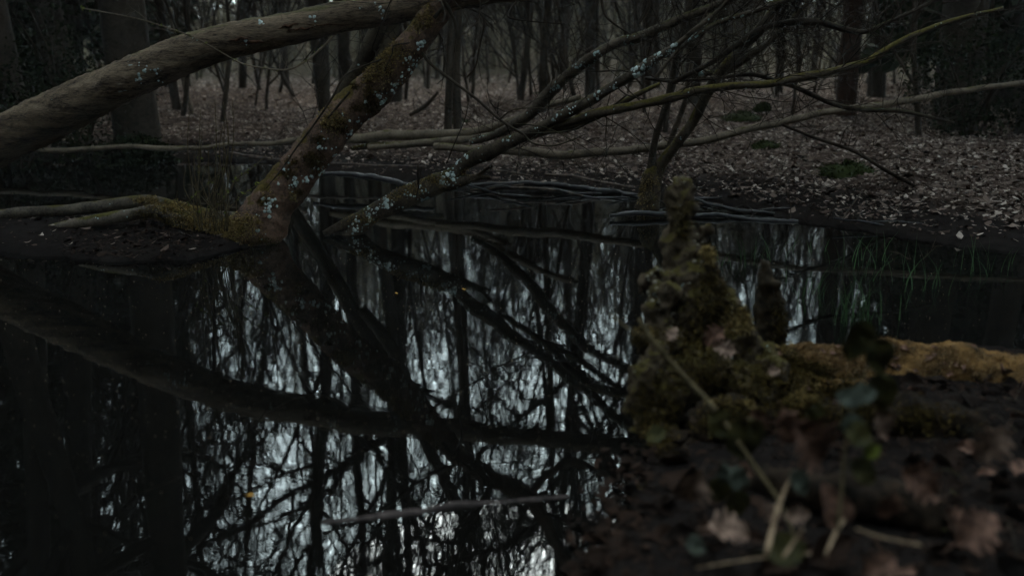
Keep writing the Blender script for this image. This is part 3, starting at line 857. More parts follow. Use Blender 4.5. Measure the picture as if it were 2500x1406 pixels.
twig(mb, [(1000, 105, 5.3, 2), (962, 112, 5.3, 2), (958, 130, 5.3, 1.5), (938, 175, 5.3, 1)], seed=11, root=B, mat=M_FOREST)
twig(mb, [(930, 145, 5.3, 2.4), (880, 165, 5.25, 2.2), (840, 186, 5.2, 2.6), (810, 240, 5.2, 2.6), (770, 300, 5.2, 2.4), (725, 360, 5.2, 2.2), (690, 410, 5.2, 1.8), (650, 460, 5.2, 1.2)], 40, seed=12, root=B, mat=M_FOREST)
twig(mb, [(855, 225, 5.25, 3), (825, 260, 5.22, 3), (800, 290, 5.22, 2)], seed=13, root=B, mat=M_FOREST)
twig(mb, [(1085, 0, 5.3, 5), (1105, 40, 5.3, 4.5), (1112, 60, 5.3, 4.5), (1114, 92, 5.3, 3.5), (1110, 130, 5.3, 2)], seed=14, root=B, mat=M_FOREST)
P1, _ = twig(mb, [(1060, 45, 5.3, 5), (1110, -10, 5.3, 4), (1180, -60, 5.2, 3)], seed=14, root=B, mat=M_FOREST)
side_twigs(mb, P1, rnd, 8, 0.3, 0.003)
twig(mb, [(1045, 125, 5.3, 3), (1068, 120, 5.3, 1.6), (1075, 116, 5.3, .8)], seed=14, root=B, mat=M_FOREST)
side_twigs(mb, PB[150:], rnd, 10, 0.45, 0.006, sub=4)
mb.build('side_twigs', M_FOREST, B)['kind'] = 'stuff'

# ---- shrub growing from the mossy root
SH = empty('budding_shrub', at(520, 560, 5.25), 'thin budding shrub stems growing out of the mossy root', 'shrub')
mb = MB(); mbb = MB()
for k in range(26):
    x0 = rnd.uniform(470, 580); top = rnd.uniform(230, 470); lx = x0 + rnd.gauss(0, 26)
    Y = rnd.uniform(5.0, 5.4)
    P1, _ = twig(mb, [(x0, 565, Y, 1.6), ((x0 * .7 + lx * .3), 565 + (top - 565) * .3, Y, 1.4), (lx + rnd.gauss(0, 8), 565 + (top - 565) * .7, Y, 1.0), (lx, top, Y, .6)], 18, 5, k, 0.8)
    if k % 3 == 0: side_twigs(mb, P1, rnd, 3, 0.10, 0.0012, up=0.5, sub=0)
    if k % 2 == 0: buds(mbb, P1, rnd, 2, 0.007)
for pts in ([(485, 545, 5.2, 2), (482, 470, 5.2, 1.8), (488, 400, 5.2, 1.6), (492, 330, 5.2, 1)],
            [(515, 520, 5.1, 1.6), (560, 470, 5.1, 2), (575, 440, 5.1, 1.6), (610, 415, 5.1, 1.4), (650, 380, 5.1, .9)],
            [(440, 510, 5.0, 1), (510, 450, 5.0, 1), (545, 415, 5.0, .8)], [(545, 520, 5.1, 1.4), (600, 470, 5.1, 1), (650, 440, 5.1, .7)]):
    P1, _ = twig(mb, pts, 24, 5, 9, 0.6); buds(mbb, P1, rnd, 8, 0.012)
mb.build('stem', M_STEM, SH)['kind'] = 'stuff'
mbb.build('bud', M_BUD, SH)['kind'] = 'stuff'

# ---- C: the second branch rising out of the water
C = empty('lichened_branch', at(860, 570, 5.55), 'slender lichen spotted branch slanting up out of the black water beside the leaning trunk', 'branch')
mb = MB()
PC, _ = limb(mb, [(810, 600, 5.58, 22.0), (862, 564, 5.56, 24.4), (905, 530, 5.56, 24.4), (960, 498, 5.58, 25.6), (1010, 470, 5.6, 26.8), (1060, 450, 5.62, 25.6), (1100, 432, 5.62, 23.2), (1125, 405, 5.6, 17.1), (1160, 382, 5.55, 18.3), (1200, 370, 5.48, 17.1), (1250, 345, 5.35, 15.9), (1300, 322, 5.3, 13.2), (1350, 296, 5.25, 13.2), (1400, 265, 5.15, 13.2), (1450, 240, 5.1, 12.1), (1500, 208, 5.0, 12.1), (1550, 178, 4.95, 12.1), (1600, 145, 4.9, 11.0), (1650, 112, 4.85, 7.7), (1700, 70, 4.8, 5.5), (1760, 20, 4.8, 4.4), (1830, -60, 4.7, 2.2)],
     n=190, k=20, amp=0.14, fine=0.05, seed=12, freq=6, kink=0.25)
limb(mb, [(1060, 452, 5.62, 18), (1100, 448, 5.6, 16), (1140, 440, 5.6, 11), (1170, 434, 5.58, 6), (1196, 434, 5.55, 3)], 30, 12, 0.2, seed=13)
limb(mb, [(1140, 440, 5.6, 7), (1170, 428, 5.58, 4.5), (1190, 412, 5.55, 3.5), (1202, 407, 5.5, 2.5)], 20, 10, 0.2, seed=13)
limb(mb, [(790, 572, 5.5, 8), (825, 555, 5.52, 10), (870, 535, 5.56, 14), (905, 520, 5.58, 10)], 24, 12, 0.2, seed=15)
cB = mb.build('stem', M_LICHEN, C)
bC = bvh_of([cB])
mb = MB()
lichen_spots(bC, [(867, 553, 8, 9), (872, 538, 5, 5), (900, 528, 9, 14), (918, 518, 6, 8), (940, 498, 9, 16), (936, 488, 6, 7), (955, 492, 4, 4), (898, 505, 2.5, 1), (1000, 475, 6, 6), (1025, 465, 6, 6), (1095, 420, 9, 18), (1085, 428, 6, 6), (1100, 440, 7, 8), (1078, 445, 5, 5),
                  (1118, 398, 6, 8), (1130, 380, 5, 5), (1240, 340, 6, 5), (1355, 285, 6, 5), (1390, 268, 7, 9), (1405, 262, 6, 5), (1460, 236, 8, 8), (1500, 208, 7, 6), (1550, 180, 9, 16), (1585, 160, 8, 14), (1610, 142, 9, 18), (1635, 122, 8, 14), (1650, 108, 5, 6), (1565, 170, 9, 14), (1310, 318, 5, 4)], mb, rnd, 5.6)
mb.build('lichen', M_LICHEN_SPOT, C)['kind'] = 'stuff'
mb = MB()
moss_brush(bC, [(1000, 460, 40, 16, 500), (1060, 440, 40, 12, 400), (880, 535, 40, 14, 260), (960, 482, 30, 10, 200), (1145, 420, 20, 10, 100)], mb, rnd, 0.009, 6.3)
mb.build('golden_moss', M_MOSS_GOLD, C)['kind'] = 'stuff'
mb = MB()
side_twigs(mb, PC[60:], rnd, 16, 0.35, 0.004, sub=3)
for p in ([(1022, 460, 5.55, 2), (1020, 430, 5.5, 1.8), (1021, 398, 5.5, 1.2)], [(1015, 490, 5.5, 1), (1024, 440, 5.5, 1), (1030, 405, 5.5, .8)], [(1500, 208, 5.0, 2), (1530, 232, 5.0, 2), (1580, 245, 5.0, 1.8), (1625, 268, 5.0, 1.4)],
          [(1090, 400, 5.6, 1.6), (1110, 350, 5.6, 1.4), (1135, 290, 5.6, 1.2), (1145, 240, 5.6, .8)]):
    twig(mb, p, seed=20, root=C, mat=M_TWIGS)
mb.build('side_twigs', M_TWIGS, C)['kind'] = 'stuff'

# ---- other fallen branches crossing the far shore
def fallen(name, label, pts, mat, n=90, k=12, seed=0, tw=8, tl=0.4, extra=(), cat='branch', amp=0.16, kink=0.45, group=None):
    root = empty(name, at(*pts[0][:3]), label, cat, group)
    if name == 'driftwood':
        mx = max(p[3] for p in pts); pts = [(a, b, c, max(r, mx * .62) * .72) for a, b, c, r in pts]; amp = max(amp, .35); n = int(n * 1.6); kink = .7
    mb = MB(); P, _ = limb(mb, pts, n, k, amp, 0.04 if name != 'driftwood' else .2, seed, 6 if name != 'driftwood' else 11, kink)
    for e in extra: limb(mb, e, 40, 10, amp, 0.04, seed + 1, 6, kink)
    mb.build('stem', mat, root)
    if tw:
        mb = MB(); side_twigs(mb, P, rnd, int(tw * 3.2), tl, 0.0035, sub=5); mb.build('side_twigs', M_TWIGS, root)['kind'] = 'stuff'
    return root, P

fallen('fallen_branch', 'mossy dark branch with white lichen slanting up from the pale log', [(1150, 345, 7.3, 8), (1215, 325, 7.1, 10), (1262, 300, 6.9, 14), (1310, 262, 6.8, 15), (1350, 222, 6.7, 15), (1400, 172, 6.6, 14), (1450, 140, 6.5, 13), (1510, 108, 6.5, 13), (1560, 92, 6.4, 12), (1640, 55, 6.3, 11), (1720, 25, 6.2, 10), (1850, -40, 6.1, 8), (2050, -140, 6, 5)], M_LICHEN, 120, 14, 31, 14, 0.5)
fallen('fallen_log', 'pale barkless log lying along the far bank', [(800, 346, 8.1, 9), (890, 335, 8.0, 12), (980, 332, 7.9, 12), (1100, 326, 7.8, 11), (1180, 315, 7.6, 10), (1240, 300, 7.4, 9), (1320, 262, 7.3, 8), (1420, 238, 7.2, 7)], M_PALE, 90, 12, 32, 0, cat='log', amp=.06)
fallen('fallen_log', 'second pale log just below the barkless one', [(900, 362, 7.9, 7), (1000, 352, 7.8, 8), (1100, 342, 7.7, 9), (1200, 332, 7.5, 8), (1250, 318, 7.4, 6)], M_PALE, 60, 10, 33, 0, cat='log')
fallen('fallen_log', 'moss topped dark log half hidden under the pale logs', [(860, 362, 8.1, 6), (920, 356, 8.0, 8), (1000, 352, 7.9, 8), (1080, 352, 7.9, 6)], M_MOSSY, 60, 10, 34, 0, cat='log')
fallen('fallen_branch', 'long pale smooth branch spanning the far shore behind the mossy clump', [(1060, 358, 7.6, 9), (1180, 366, 7.4, 10), (1290, 372, 7.2, 11), (1370, 380, 7.1, 11), (1440, 374, 7.05, 10), (1560, 364, 7.0, 10), (1690, 350, 7.0, 9), (1800, 322, 7.05, 9), (1900, 300, 7.1, 9), (2000, 277, 7.2, 8), (2100, 262, 7.3, 8), (2200, 248, 7.4, 8), (2400, 215, 7.6, 7), (2600, 190, 7.8, 6)], M_PALE, 160, 12, 35, 8, 0.4, amp=.07)
fallen('fallen_branch', 'grey branch with a yellow mossy bend rising over the leafy slope', [(1290, 335, 5.5, 8.8), (1350, 312, 5.35, 9.9), (1400, 296, 5.15, 11.0), (1470, 275, 5.0, 12.100000000000001), (1560, 255, 4.95, 11.0), (1640, 240, 4.95, 11.0), (1700, 222, 5.0, 10), (1790, 212, 5.05, 10), (1880, 205, 5.1, 9), (1960, 186, 5.2, 11), (2040, 172, 5.3, 8), (2110, 152, 5.4, 8), (2150, 130, 5.45, 8), (2190, 108, 5.5, 7), (2300, 60, 5.6, 6), (2450, 20, 5.7, 4)], M_MOSSY, 150, 12, 36, 14, 0.5,
       extra=([(1230, 358, 5.6, 7), (1330, 325, 5.4, 8), (1420, 300, 5.25, 8), (1500, 262, 5.15, 7), (1560, 230, 5.1, 6), (1610, 205, 5.1, 4)],))
fallen('fallen_branch', 'thin dark branch bowing down over the leaf covered slope', [(1575, 190, 6.2, 4), (1640, 198, 6.2, 4), (1740, 192, 6.2, 4), (1830, 182, 6.2, 5), (1900, 200, 6.2, 6), (1970, 225, 6.2, 6), (2040, 255, 6.2, 6), (2110, 268, 6.2, 6), (2200, 272, 6.2, 5), (2330, 300, 6.2, 3)], M_FOREST, 100, 10, 37, 8, 0.4)
fallen('fallen_branch', 'dark arching branch high above the crossing branches', [(1640, 205, 6.0, 6), (1740, 150, 6.0, 7), (1800, 110, 6.0, 7), (1860, 72, 6.0, 8), (1930, 56, 6.0, 9), (2000, 56, 6.0, 9), (2060, 72, 6.0, 8), (2110, 78, 6.0, 6), (2190, 45, 6.0, 5), (2330, -20, 6, 4)], M_FOREST, 100, 10, 38, 14, 0.5)
fallen('fallen_branch', 'thin straight twiggy branch dropping toward the muddy shore', [(1910, 305, 6.6, 3), (2000, 340, 6.6, 4), (2080, 368, 6.6, 4), (2160, 415, 6.6, 4), (2260, 470, 6.5, 4)], M_TWIGS, 50, 8, 39, 4, 0.3)
fallen('fallen_branch', 'dark thin branch slanting up through the tangle', [(1600, 190, 5.8, 4), (1660, 120, 5.8, 5), (1740, 62, 5.8, 6), (1830, 30, 5.8, 7), (1950, -10, 5.8, 8), (2150, -70, 5.8, 6)], M_LICHEN, 70, 10, 40, 14, 0.5)
fallen('fallen_branch', 'lichen dotted branch crossing just above the mossy clump', [(1740, 195, 6.3, 8), (1800, 160, 6.3, 9), (1850, 125, 6.2, 8), (1900, 85, 6.2, 7), (1960, 20, 6.2, 6), (2040, -60, 6.2, 5)], M_LICHEN, 70, 10, 41, 10, 0.5)
fallen('fallen_branch', 'short lichened stick resting on the crossing branches', [(1660, 186, 6.35, 6), (1700, 180, 6.35, 6), (1740, 178, 6.35, 6)], M_LICHEN, 30, 10, 42, 0)
fallen('fallen_branch', 'thin dead branch lying along the far shore beside the leaning trunk', [(-150, 372, 8.5, 7), (150, 366, 8.4, 6), (313, 360, 8.3, 6), (480, 362, 8.2, 6), (560, 352, 8.2, 5), (660, 350, 8.2, 6), (740, 340, 8.2, 7)], M_PALE, 90, 10, 43, 5, 0.25)
fallen('leaning_pole', 'thin pale pole leaning on the slim trunk near the evergreen shrub', [(478, 295, 12.2, 5), (452, 215, 12.4, 6), (430, 110, 12.6, 7), (415, 20, 12.7, 5)], M_PALE, 30, 8, 44, 0, cat='pole')
fallen('leaning_tree', 'pale grey trunk leaning behind the golden moss under the arching trunk', [(700, 470, 6.9, 16), (790, 320, 6.7, 18), (880, 160, 6.5, 19), (915, 90, 6.4, 19), (975, -30, 6.3, 18), (1060, -220, 6.2, 15), (1160, -480, 6.1, 10)], bark_mat('grey_leaning_bark', (0.03, 0.026, 0.02), (0.085, 0.075, 0.057), moss=0.15, lichen=0.1), 60, 16, 45, 14, 0.8, cat='tree trunk',
       extra=([(860, 250, 6.5, 14), (930, 150, 6.4, 17), (965, 60, 6.4, 17), (1010, -60, 6.3, 12)],))
fallen('fallen_branch', 'dead forked branch lying on the leafy slope behind the leaning trunk', [(1000, 282, 9.3, 4), (1040, 258, 9.3, 5), (1070, 225, 9.3, 3)], M_TWIGS, 20, 8, 46, 3, 0.2)

# ---- H: mossy clump of stems at the shore
H = empty('mossy_stem_clump', at(1582, 505, 6.5), 'clump of slender stems with a yellow mossy foot standing in the shallows', 'tree')
mb = MB()
limb(mb, [(1580, 530, 6.5, 28), (1582, 500, 6.5, 30), (1588, 462, 6.5, 28), (1590, 428, 6.5, 20), (1596, 405, 6.5, 10)], 40, 20, 0.2, seed=50)
stump_h = mb.build('foot', M_MOSSY, H)
mb = MB()
PH, _ = limb(mb, [(1595, 470, 6.5, 16), (1612, 410, 6.5, 14), (1650, 355, 6.45, 13), (1690, 300, 6.4, 13), (1725, 235, 6.35, 13), (1760, 180, 6.3, 13), (1800, 130, 6.3, 12), (1850, 80, 6.2, 12), (1890, 25, 6.2, 10), (1950, -60, 6.1, 9), (2050, -260, 6.0, 6)], 120, 14, 0.15, seed=51)
side_twigs(mb, PH[50:], rnd, 8, 0.5, 0.006, sub=3)
mb.build('stem', M_MOSSY, H)
mb = MB()
PH2, _ = limb(mb, [(1575, 470, 6.5, 12), (1588, 410, 6.5, 10), (1600, 340, 6.5, 8), (1625, 260, 6.5, 8), (1645, 180, 6.5, 8), (1665, 80, 6.5, 7), (1700, -60, 6.5, 6), (1720, -300, 6.5, 4)], 100, 12, 0.15, seed=52)
side_twigs(mb, PH2[40:], rnd, 10, 0.5, 0.006, sub=3)
mb.build('stem', M_FOREST, H)
mb = MB()
PH3, _ = limb(mb, [(1598, 455, 6.52, 10), (1622, 390, 6.55, 8), (1650, 310, 6.6, 7), (1672, 250, 6.6, 6), (1690, 150, 6.6, 5)], 60, 10, 0.12, seed=53)
mb.build('stem', M_LICHEN, H)
bH = bvh_of([stump_h]); mb = MB()
moss_brush(bH, [(1568, 470, 20, 50, 420), (1590, 450, 20, 30, 200)], mb, rnd, 0.010, 7.5)
mb.build('golden_moss', M_MOSS_GOLD, H)['kind'] = 'stuff'

# ---- driftwood along the far waterline
fallen('driftwood', 'black rotten driftwood log along the waterline under the pale branches', [(1150, 452, 7.3, 5), (1230, 448, 7.3, 6), (1310, 448, 7.25, 8), (1400, 458, 7.2, 9), (1490, 468, 7.1, 8), (1570, 478, 7.0, 6)], M_WET, 60, 12, 60, 0, cat='log', amp=.3)
fallen('driftwood', 'weathered grey stick on top of the black driftwood', [(1190, 418, 7.3, 3), (1240, 420, 7.3, 4), (1300, 430, 7.25, 4)], M_DRIFT, 30, 8, 61, 0, cat='stick')
fallen('driftwood', 'long grey split plank of driftwood beyond the black log', [(1330, 425, 7.4, 4), (1400, 432, 7.35, 5), (1480, 446, 7.3, 5), (1560, 462, 7.2, 4)], M_DRIFT, 40, 8, 62, 0, cat='stick')
fallen('driftwood', 'flat dark log floating in front of the mossy clump', [(1490, 528, 6.05, 6), (1560, 522, 6.1, 9), (1650, 526, 6.1, 9), (1760, 528, 6.1, 8), (1880, 538, 6.0, 9), (2000, 548, 5.95, 9), (2120, 566, 5.85, 8), (2300, 590, 5.7, 8)], M_WET, 90, 12, 63, 4, 0.3, cat='log', amp=.3)
fallen('driftwood', 'dark branch half sunk beside the flat floating log', [(1690, 485, 6.5, 4), (1740, 500, 6.4, 7), (1820, 516, 6.3, 8), (1900, 524, 6.2, 5)], M_WET, 40, 8, 64, 0, cat='log', amp=.25)
fallen('driftwood', 'pale thin stick poking up from the shore mud', [(2042, 565, 5.8, 2.5), (2070, 515, 5.85, 3), (2105, 466, 5.9, 3)], M_DRIFT, 20, 8, 65, 0, cat='stick')
fallen('driftwood', 'light coloured stick leaning in the mud by the driftwood', [(1690, 460, 6.9, 2.5), (1720, 475, 6.8, 2.5), (1755, 495, 6.7, 2)], M_DRIFT, 20, 8, 66, 0, cat='stick')
fallen('driftwood', 'grey bowed branch lying in the water near the grass', [(2020, 632, 5.0, 3), (2090, 632, 5.0, 3), (2150, 636, 4.95, 3), (2200, 646, 4.9, 3), (2330, 660, 4.8, 3)], M_DRIFT, 30, 8, 67, 2, 0.15, cat='branch')
fallen('driftwood', 'dark mossy driftwood between the leaning trunk and the lichened branch', [(760, 425, 7.4, 6), (850, 425, 7.3, 9), (930, 436, 7.2, 9), (1000, 452, 7.0, 8), (1060, 462, 6.9, 5)], M_WET, 50, 10, 68, 0, cat='log', amp=.25)
fallen('driftwood', 'grey waterlogged branch on the mud beyond the shrub stems', [(560, 374, 8.2, 3), (620, 382, 8.1, 5), (700, 392, 8.0, 6), (790, 398, 7.9, 5), (900, 402, 7.8, 4), (1040, 408, 7.7, 3)], M_DRIFT, 50, 8, 69, 0, cat='branch')
fallen('driftwood', 'grey drift stick lying across the muddy bank', [(1960, 472, 7.0, 3), (2050, 468, 7.0, 4), (2130, 464, 7.0, 4), (2200, 470, 7, 3)], M_DRIFT, 30, 8, 70, 3, 0.2, cat='stick')
FS = empty('floating_stick', ground_at(1100, 1245, 0), 'pale grey stick floating alone on the dark water near the leaf bank', 'stick')
mb = MB(); fp = [(785, 1280, 8), (870, 1272, 11), (1000, 1256, 14), (1120, 1240, 13), (1230, 1228, 12), (1330, 1221, 11), (1390, 1214, 9)]
fq = [ground_at(a, b, -0.005) for a, b, r in fp]
rough_tube(mb, fq, [rad(c[2], q.y) for c, q in zip(fp, fq)], 90, 14, .35, 12, .2, 71, .5)
mb.build('stem', plain_mat('sodden_grey_wood', (0.02, 0.018, 0.02), (0.075, 0.065, 0.068), 30), FS)

G3 = 'dark sticks jammed along the far waterline'
for k in range(24):
    px = rnd.uniform(1120, 1600) if k < 14 else rnd.uniform(1600, 2250)
    t = (px - 1120) / 1130
    py = 440 + 95 * t + rnd.gauss(0, 11); L_ = rnd.uniform(60, 190); sl = rnd.gauss(.10, .10)
    Y0 = ground_at(px, py, .03).y
    fallen('driftwood', 'dark wet stick jammed among others along the far waterline', [(px - L_ / 2, py - sl * L_ / 2, Y0 + .05, 2.5), (px, py + rnd.gauss(0, 3), Y0, 4), (px + L_ / 2, py + sl * L_ / 2, Y0 - .1, 3)], M_WET if k % 3 else M_DRIFT, 24, 8, 90 + k, 0, cat='stick', group=G3)

# ---- floating yellow leaves and specks
def flat_leaf(mb, p, r, rnd):
    k = 8; a0 = rnd.uniform(0, 6.28)
    V = [(p.x, p.y, p.z + 0.002)]
    for i in range(k):
        t = a0 + 2 * math.pi * i / k; q = r * (1.0 if i % 4 else 1.8) * rnd.uniform(.8, 1.1)
        V.append((p.x + math.cos(t) * q, p.y + math.sin(t) * q, p.z + rnd.uniform(0.001, 0.006)))
    mb.add(V, None, [(0, 1 + i, 1 + (i + 1) % k) for i in range(k)])
for (x, y, r, lab) in ((968, 718, 4, 'tiny orange leaf floating on the reflection of the lichened branch'), (1132, 708, 5, 'tiny yellow leaf floating at the reflected fork of the branch'),
                       (610, 1212, 9, 'orange leaf floating on the reflected treetops'), (1606, 1298, 8, 'small yellow leaf on the black water by the near bank')):
    p = ground_at(x, y, 0.0); mb = MB(); flat_leaf(mb, Vector((0, 0, 0.001)), rad(r, p.y), rnd)
    o = mb.build('floating_leaf', M_LEAF_GOLD); o.location = p; tag(o, lab, 'leaf')
mb = MB()
for k in range(1500):
    x = rnd.uniform(0, 2400); y = rnd.uniform(620, 1120) if rnd.random() < .8 else rnd.uniform(470, 1350)
    p = ground_at(x, y, 0.0)
    if signed_dist(np.array(p.x), np.array(p.y)) > -0.05: continue
    flat_leaf(mb, p, rad(rnd.uniform(0.3, 1.2), p.y), rnd)
tag(mb.build('floating_debris', plain_mat('debris_speck', (0.10, 0.085, 0.07), (0.30, 0.26, 0.21), 20, island=True)), 'pale specks of debris floating all over the black water', 'debris', kind='stuff')

# ---- leaf litter on the far bank and slope
def scatter_leaves(name, pts, size, mat, label, rnd):
    n = len(pts)
    P = np.array(pts)
    a = rnd.uniform(0, 2 * math.pi, n); s = size * rnd.lognormal(-0.1, 0.42, n) * (1 + np.clip(P[:, 1] - 14, 0, 20) * 0.03)
    tx = rnd.normal(0, 0.28, n); ty = rnd.normal(0, 0.28, n)
    base = np.array([[-1, 0, 0], [-.35, .5, 0], [.45, .42, 0], [1, 0, 0], [.4, -.45, 0], [-.4, -.5, 0]], float)
    V = np.repeat(base[None], n, 0)
    V += rnd.normal(0, .12, V.shape) * [1, 1, 0]
    curl = rnd.uniform(-.1, .5, n)[:, None]
    V[:, :, 2] = curl * (V[:, :, 0] ** 2 + 1.2 * V[:, :, 1] ** 2)
    V *= s[:, None, None]
    c, sn = np.cos(a)[:, None], np.sin(a)[:, None]
    X = V[:, :, 0] * c - V[:, :, 1] * sn; Yy = V[:, :, 0] * sn + V[:, :, 1] * c
    Z = V[:, :, 2] + X * tx[:, None] + Yy * ty[:, None]
    W = np.stack([X, Yy, Z], -1) + P[:, None, :] + [0, 0, size * 0.3]
    b = (np.arange(n) * 6)[:, None]
    Q = np.concatenate([b + [0, 1, 2, 5], ], 0)
    Q2 = b + [5, 2, 3, 4]
    mbl = MB(); mbl.add(W.reshape(-1, 3), np.concatenate([Q, Q2]))
    o = mbl.build(name, mat, smooth=False)
    return tag(o, label, 'leaf litter', kind='stuff')

nr = np.random.default_rng(11)
pts = []
cand = 230000
u = nr.random(cand)
Ys = 5.2 + 21 * u ** 1.4
pxs = nr.uniform(-120, 2620, cand)
Xs = (pxs - 1250) / F_PX * (Ys * CT + .9 * ST)
sdv = signed_dist(Xs, Ys)
hv = height(Xs, Ys)
keep = (sdv > 0.10) & (nr.random(cand) < np.clip((hv - 0.02) / 0.09, 0.15, 1) * litter_zone(Xs, Ys) * np.clip(0.95 + 1.4 * n2(Xs, Ys, 1.3, 8.0), 0.3, 1))
pts = np.stack([Xs, Ys, hv], -1)[keep]
scatter_leaves('leaf_litter', pts, 0.0155, M_LITTER, 'pale brown dead leaves covering the slope beyond the pond', nr)

# low grass and moss cushions on the slope
def cushion(px, py, w, h, label, mat, name='moss_cushion'):
    p = ground_at(px, py, 0.25); z = gz(p.x, p.y)
    root = empty(name, (p.x, p.y, z), label, 'moss')
    mb = MB(); k, m = 18, 8
    V, Q = [], []
    for i in range(m + 1):
        t = i / m * math.pi / 2
        for j in range(k):
            a = 2 * math.pi * j / k
            v = Vector((math.cos(a) * math.cos(t) * w, math.sin(a) * math.cos(t) * w * .8, math.sin(t) * h - 0.02))
            v *= 1 + 0.35 * noise.noise(v * 14 + Vector((px, 0, 0)))
            V.append((p.x + v.x, p.y + v.y, z + v.z))
    for i in range(m):
        for j in range(k):
            Q.append((i*k+j, i*k+(j+1) % k, (i+1)*k+(j+1) % k, (i+1)*k+j))
    mb.add(V, Q); body = mb.build('body', mat, root)
    mb = MB()
    for q in range(500):
        v = Vector(rnd.choice(V)); nn = (v - Vector((p.x, p.y, z - .05))).normalized(); blades(mb, v, nn, 0.025, rnd, 2, 0.004)
    mb.build('tufts', mat, root)['kind'] = 'stuff'
for (a, b, w, h, lab) in ((1810, 298, .22, .12, 'large green moss cushion on the leafy slope behind the branches'), (1860, 282, .10, .12, 'small pointed moss cushion touching the large green one'), (1870, 350, .14, .07, 'olive moss cushion on the slope below the pale branch'),
                      (2070, 395, .20, .10, 'dark green moss cushion on the slope above the mud'), (1752, 428, .10, .04, 'tiny moss cushion low on the leaf covered bank'), (1118, 298, .14, .06, 'moss patch at the foot of the lichen spotted trunk'), (1325, 248, .2, .05, 'bright green patch beside the mossy slanting branch')):
    cushion(a, b, w, h, lab, M_MOSS_GREEN)

# dark evergreen shrubs at the pond corner
def evergreen(px, Y, w, h, label):
    x = xw(px, Y); z = gz(x, Y)
    root = empty('evergreen_shrub', (x, Y, z), label, 'shrub')
    mb = MB(); ms = MB()
    for s in range(9):
        a = rnd.uniform(0, 6.28); top = Vector((x + math.cos(a) * w * .7, Y + math.sin(a) * w * .7, z + h * rnd.uniform(.6, 1)))
        P, _ = rough_tube(ms, [Vector((x, Y, z - .05)), Vector((x, Y, z)).lerp(top, .5) + Vector((0, 0, h * .1)), top], [.02, .012, .004], 10, 5, 0, 1, 0, s, .5)
    for k in range(5200):
        v = Vector((rnd.gauss(0, 1), rnd.gauss(0, 1), rnd.gauss(0, 1))).normalized() * rnd.random() ** .4
        c = Vector((x + v.x * w, Y + v.y * w, z + h * .5 + v.z * h * .55))
        if noise.noise(c * 3.5) < -0.12: continue
        d = Vector((rnd.gauss(0, 1), rnd.gauss(0, 1), rnd.gauss(-.2, .8))).normalized(); s = d.orthogonal().normalized(); s.rotate(Matrix.Rotation(rnd.uniform(0, 3), 3, d))
        l = rnd.uniform(.03, .06)
        mb.add([tuple(c), tuple(c + d * l * .5 + s * l * .25), tuple(c + d * l), tuple(c + d * l * .5 - s * l * .25)], [(0, 1, 2, 3)])
    ms.build('stem', M_TWIGS, root); mb.build('foliage', M_EVER, root)
M_EVER = plain_mat('evergreen_leaf', (0.004, 0.007, 0.003), (0.014, 0.020, 0.008), 20, island=True, rough=.9, spec=.05)
evergreen(330, 9.1, .38, .45, 'low dark evergreen shrub at the foot of the thick dark trunk')
evergreen(200, 9.6, .8, 1.5, 'tall dark evergreen shrub between the massive trunks')
evergreen(20, 8.7, .8, 1.2, 'round dark evergreen shrub at the pond corner')
evergreen(2360, 9.4, .7, 1.1, 'dark evergreen shrub in front of the heavy trunk')

# ---- left bank: leaves on the peat
M_PEAT = M_MOSS_DARK
nr2 = np.random.default_rng(4)
cand = 4000
pxs = nr2.uniform(-50, 640, cand); pys = nr2.uniform(540, 655, cand)
G = np.array([list(ground_at(a, b, 0.06)) for a, b in zip(pxs, pys)])
sdv = signed_dist(G[:, 0], G[:, 1]); keep = (sdv > 0.03) & (nr2.random(cand) < .09)
G = G[keep]; G[:, 2] = height(G[:, 0], G[:, 1])
scatter_leaves('leaf_litter', G, 0.016, M_LITTER, 'scattered leaves and chips on the peaty bank at the mossy root', nr2)

def leaf_outline(kind, rn):
    if kind == 'oak':
        pts = []
        for i in range(25):
            t = i / 24; w = math.sin(math.pi * t ** 0.8) ** .8 * .34 * (1 + .35 * math.cos(t * 9.5 * math.pi))
            pts.append((t, w + .01))
        return pts
    if kind == 'round':
        return [(i / 14, .40 * math.sin(math.pi * (i / 14) ** .85) ** .75 * (1 + (.05 if i % 2 else -.03))) for i in range(15)]
    return [(i / 14, .30 * math.sin(math.pi * (i / 14)) ** .8) for i in range(15)]

def leaf_mesh(mb, base, direction, normal, size, kind, rn, curl=0.3, fold=0.25):
    d = Vector(direction).normalized(); nn = Vector(normal); nn = (nn - d * nn.dot(d)).normalized(); s = d.cross(nn)
    out = leaf_outline(kind, rn)
    cols = 7; V = []
    ph = rn.uniform(0, 6)
    for t, w in out:
        for j in range(cols):
            u = (j / (cols - 1)) * 2 - 1
            y = u * w
            z = -curl * t * t + fold * abs(u) * w * 1.2 + .04 * math.sin(t * 9 + ph + u * 2) + .05 * u * math.sin(t * 5 + ph)
            V.append(tuple(Vector(base) + (d * t + s * y + nn * z) * size))
    m = len(out)
    mb.add(V, [(i*cols+j, i*cols+j+1, (i+1)*cols+j+1, (i+1)*cols+j) for i in range(m-1) for j in range(cols-1)])
    # petiole
    P = np.array([list(Vector(base) - d * size * .25 + nn * -.05 * size), list(Vector(base)), list(Vector(base) + d * size * .5 + nn * .02 * size)])
    V2, Q2, _ = tube(P, [size * .012] * 3, 5); mb.add(V2, Q2)


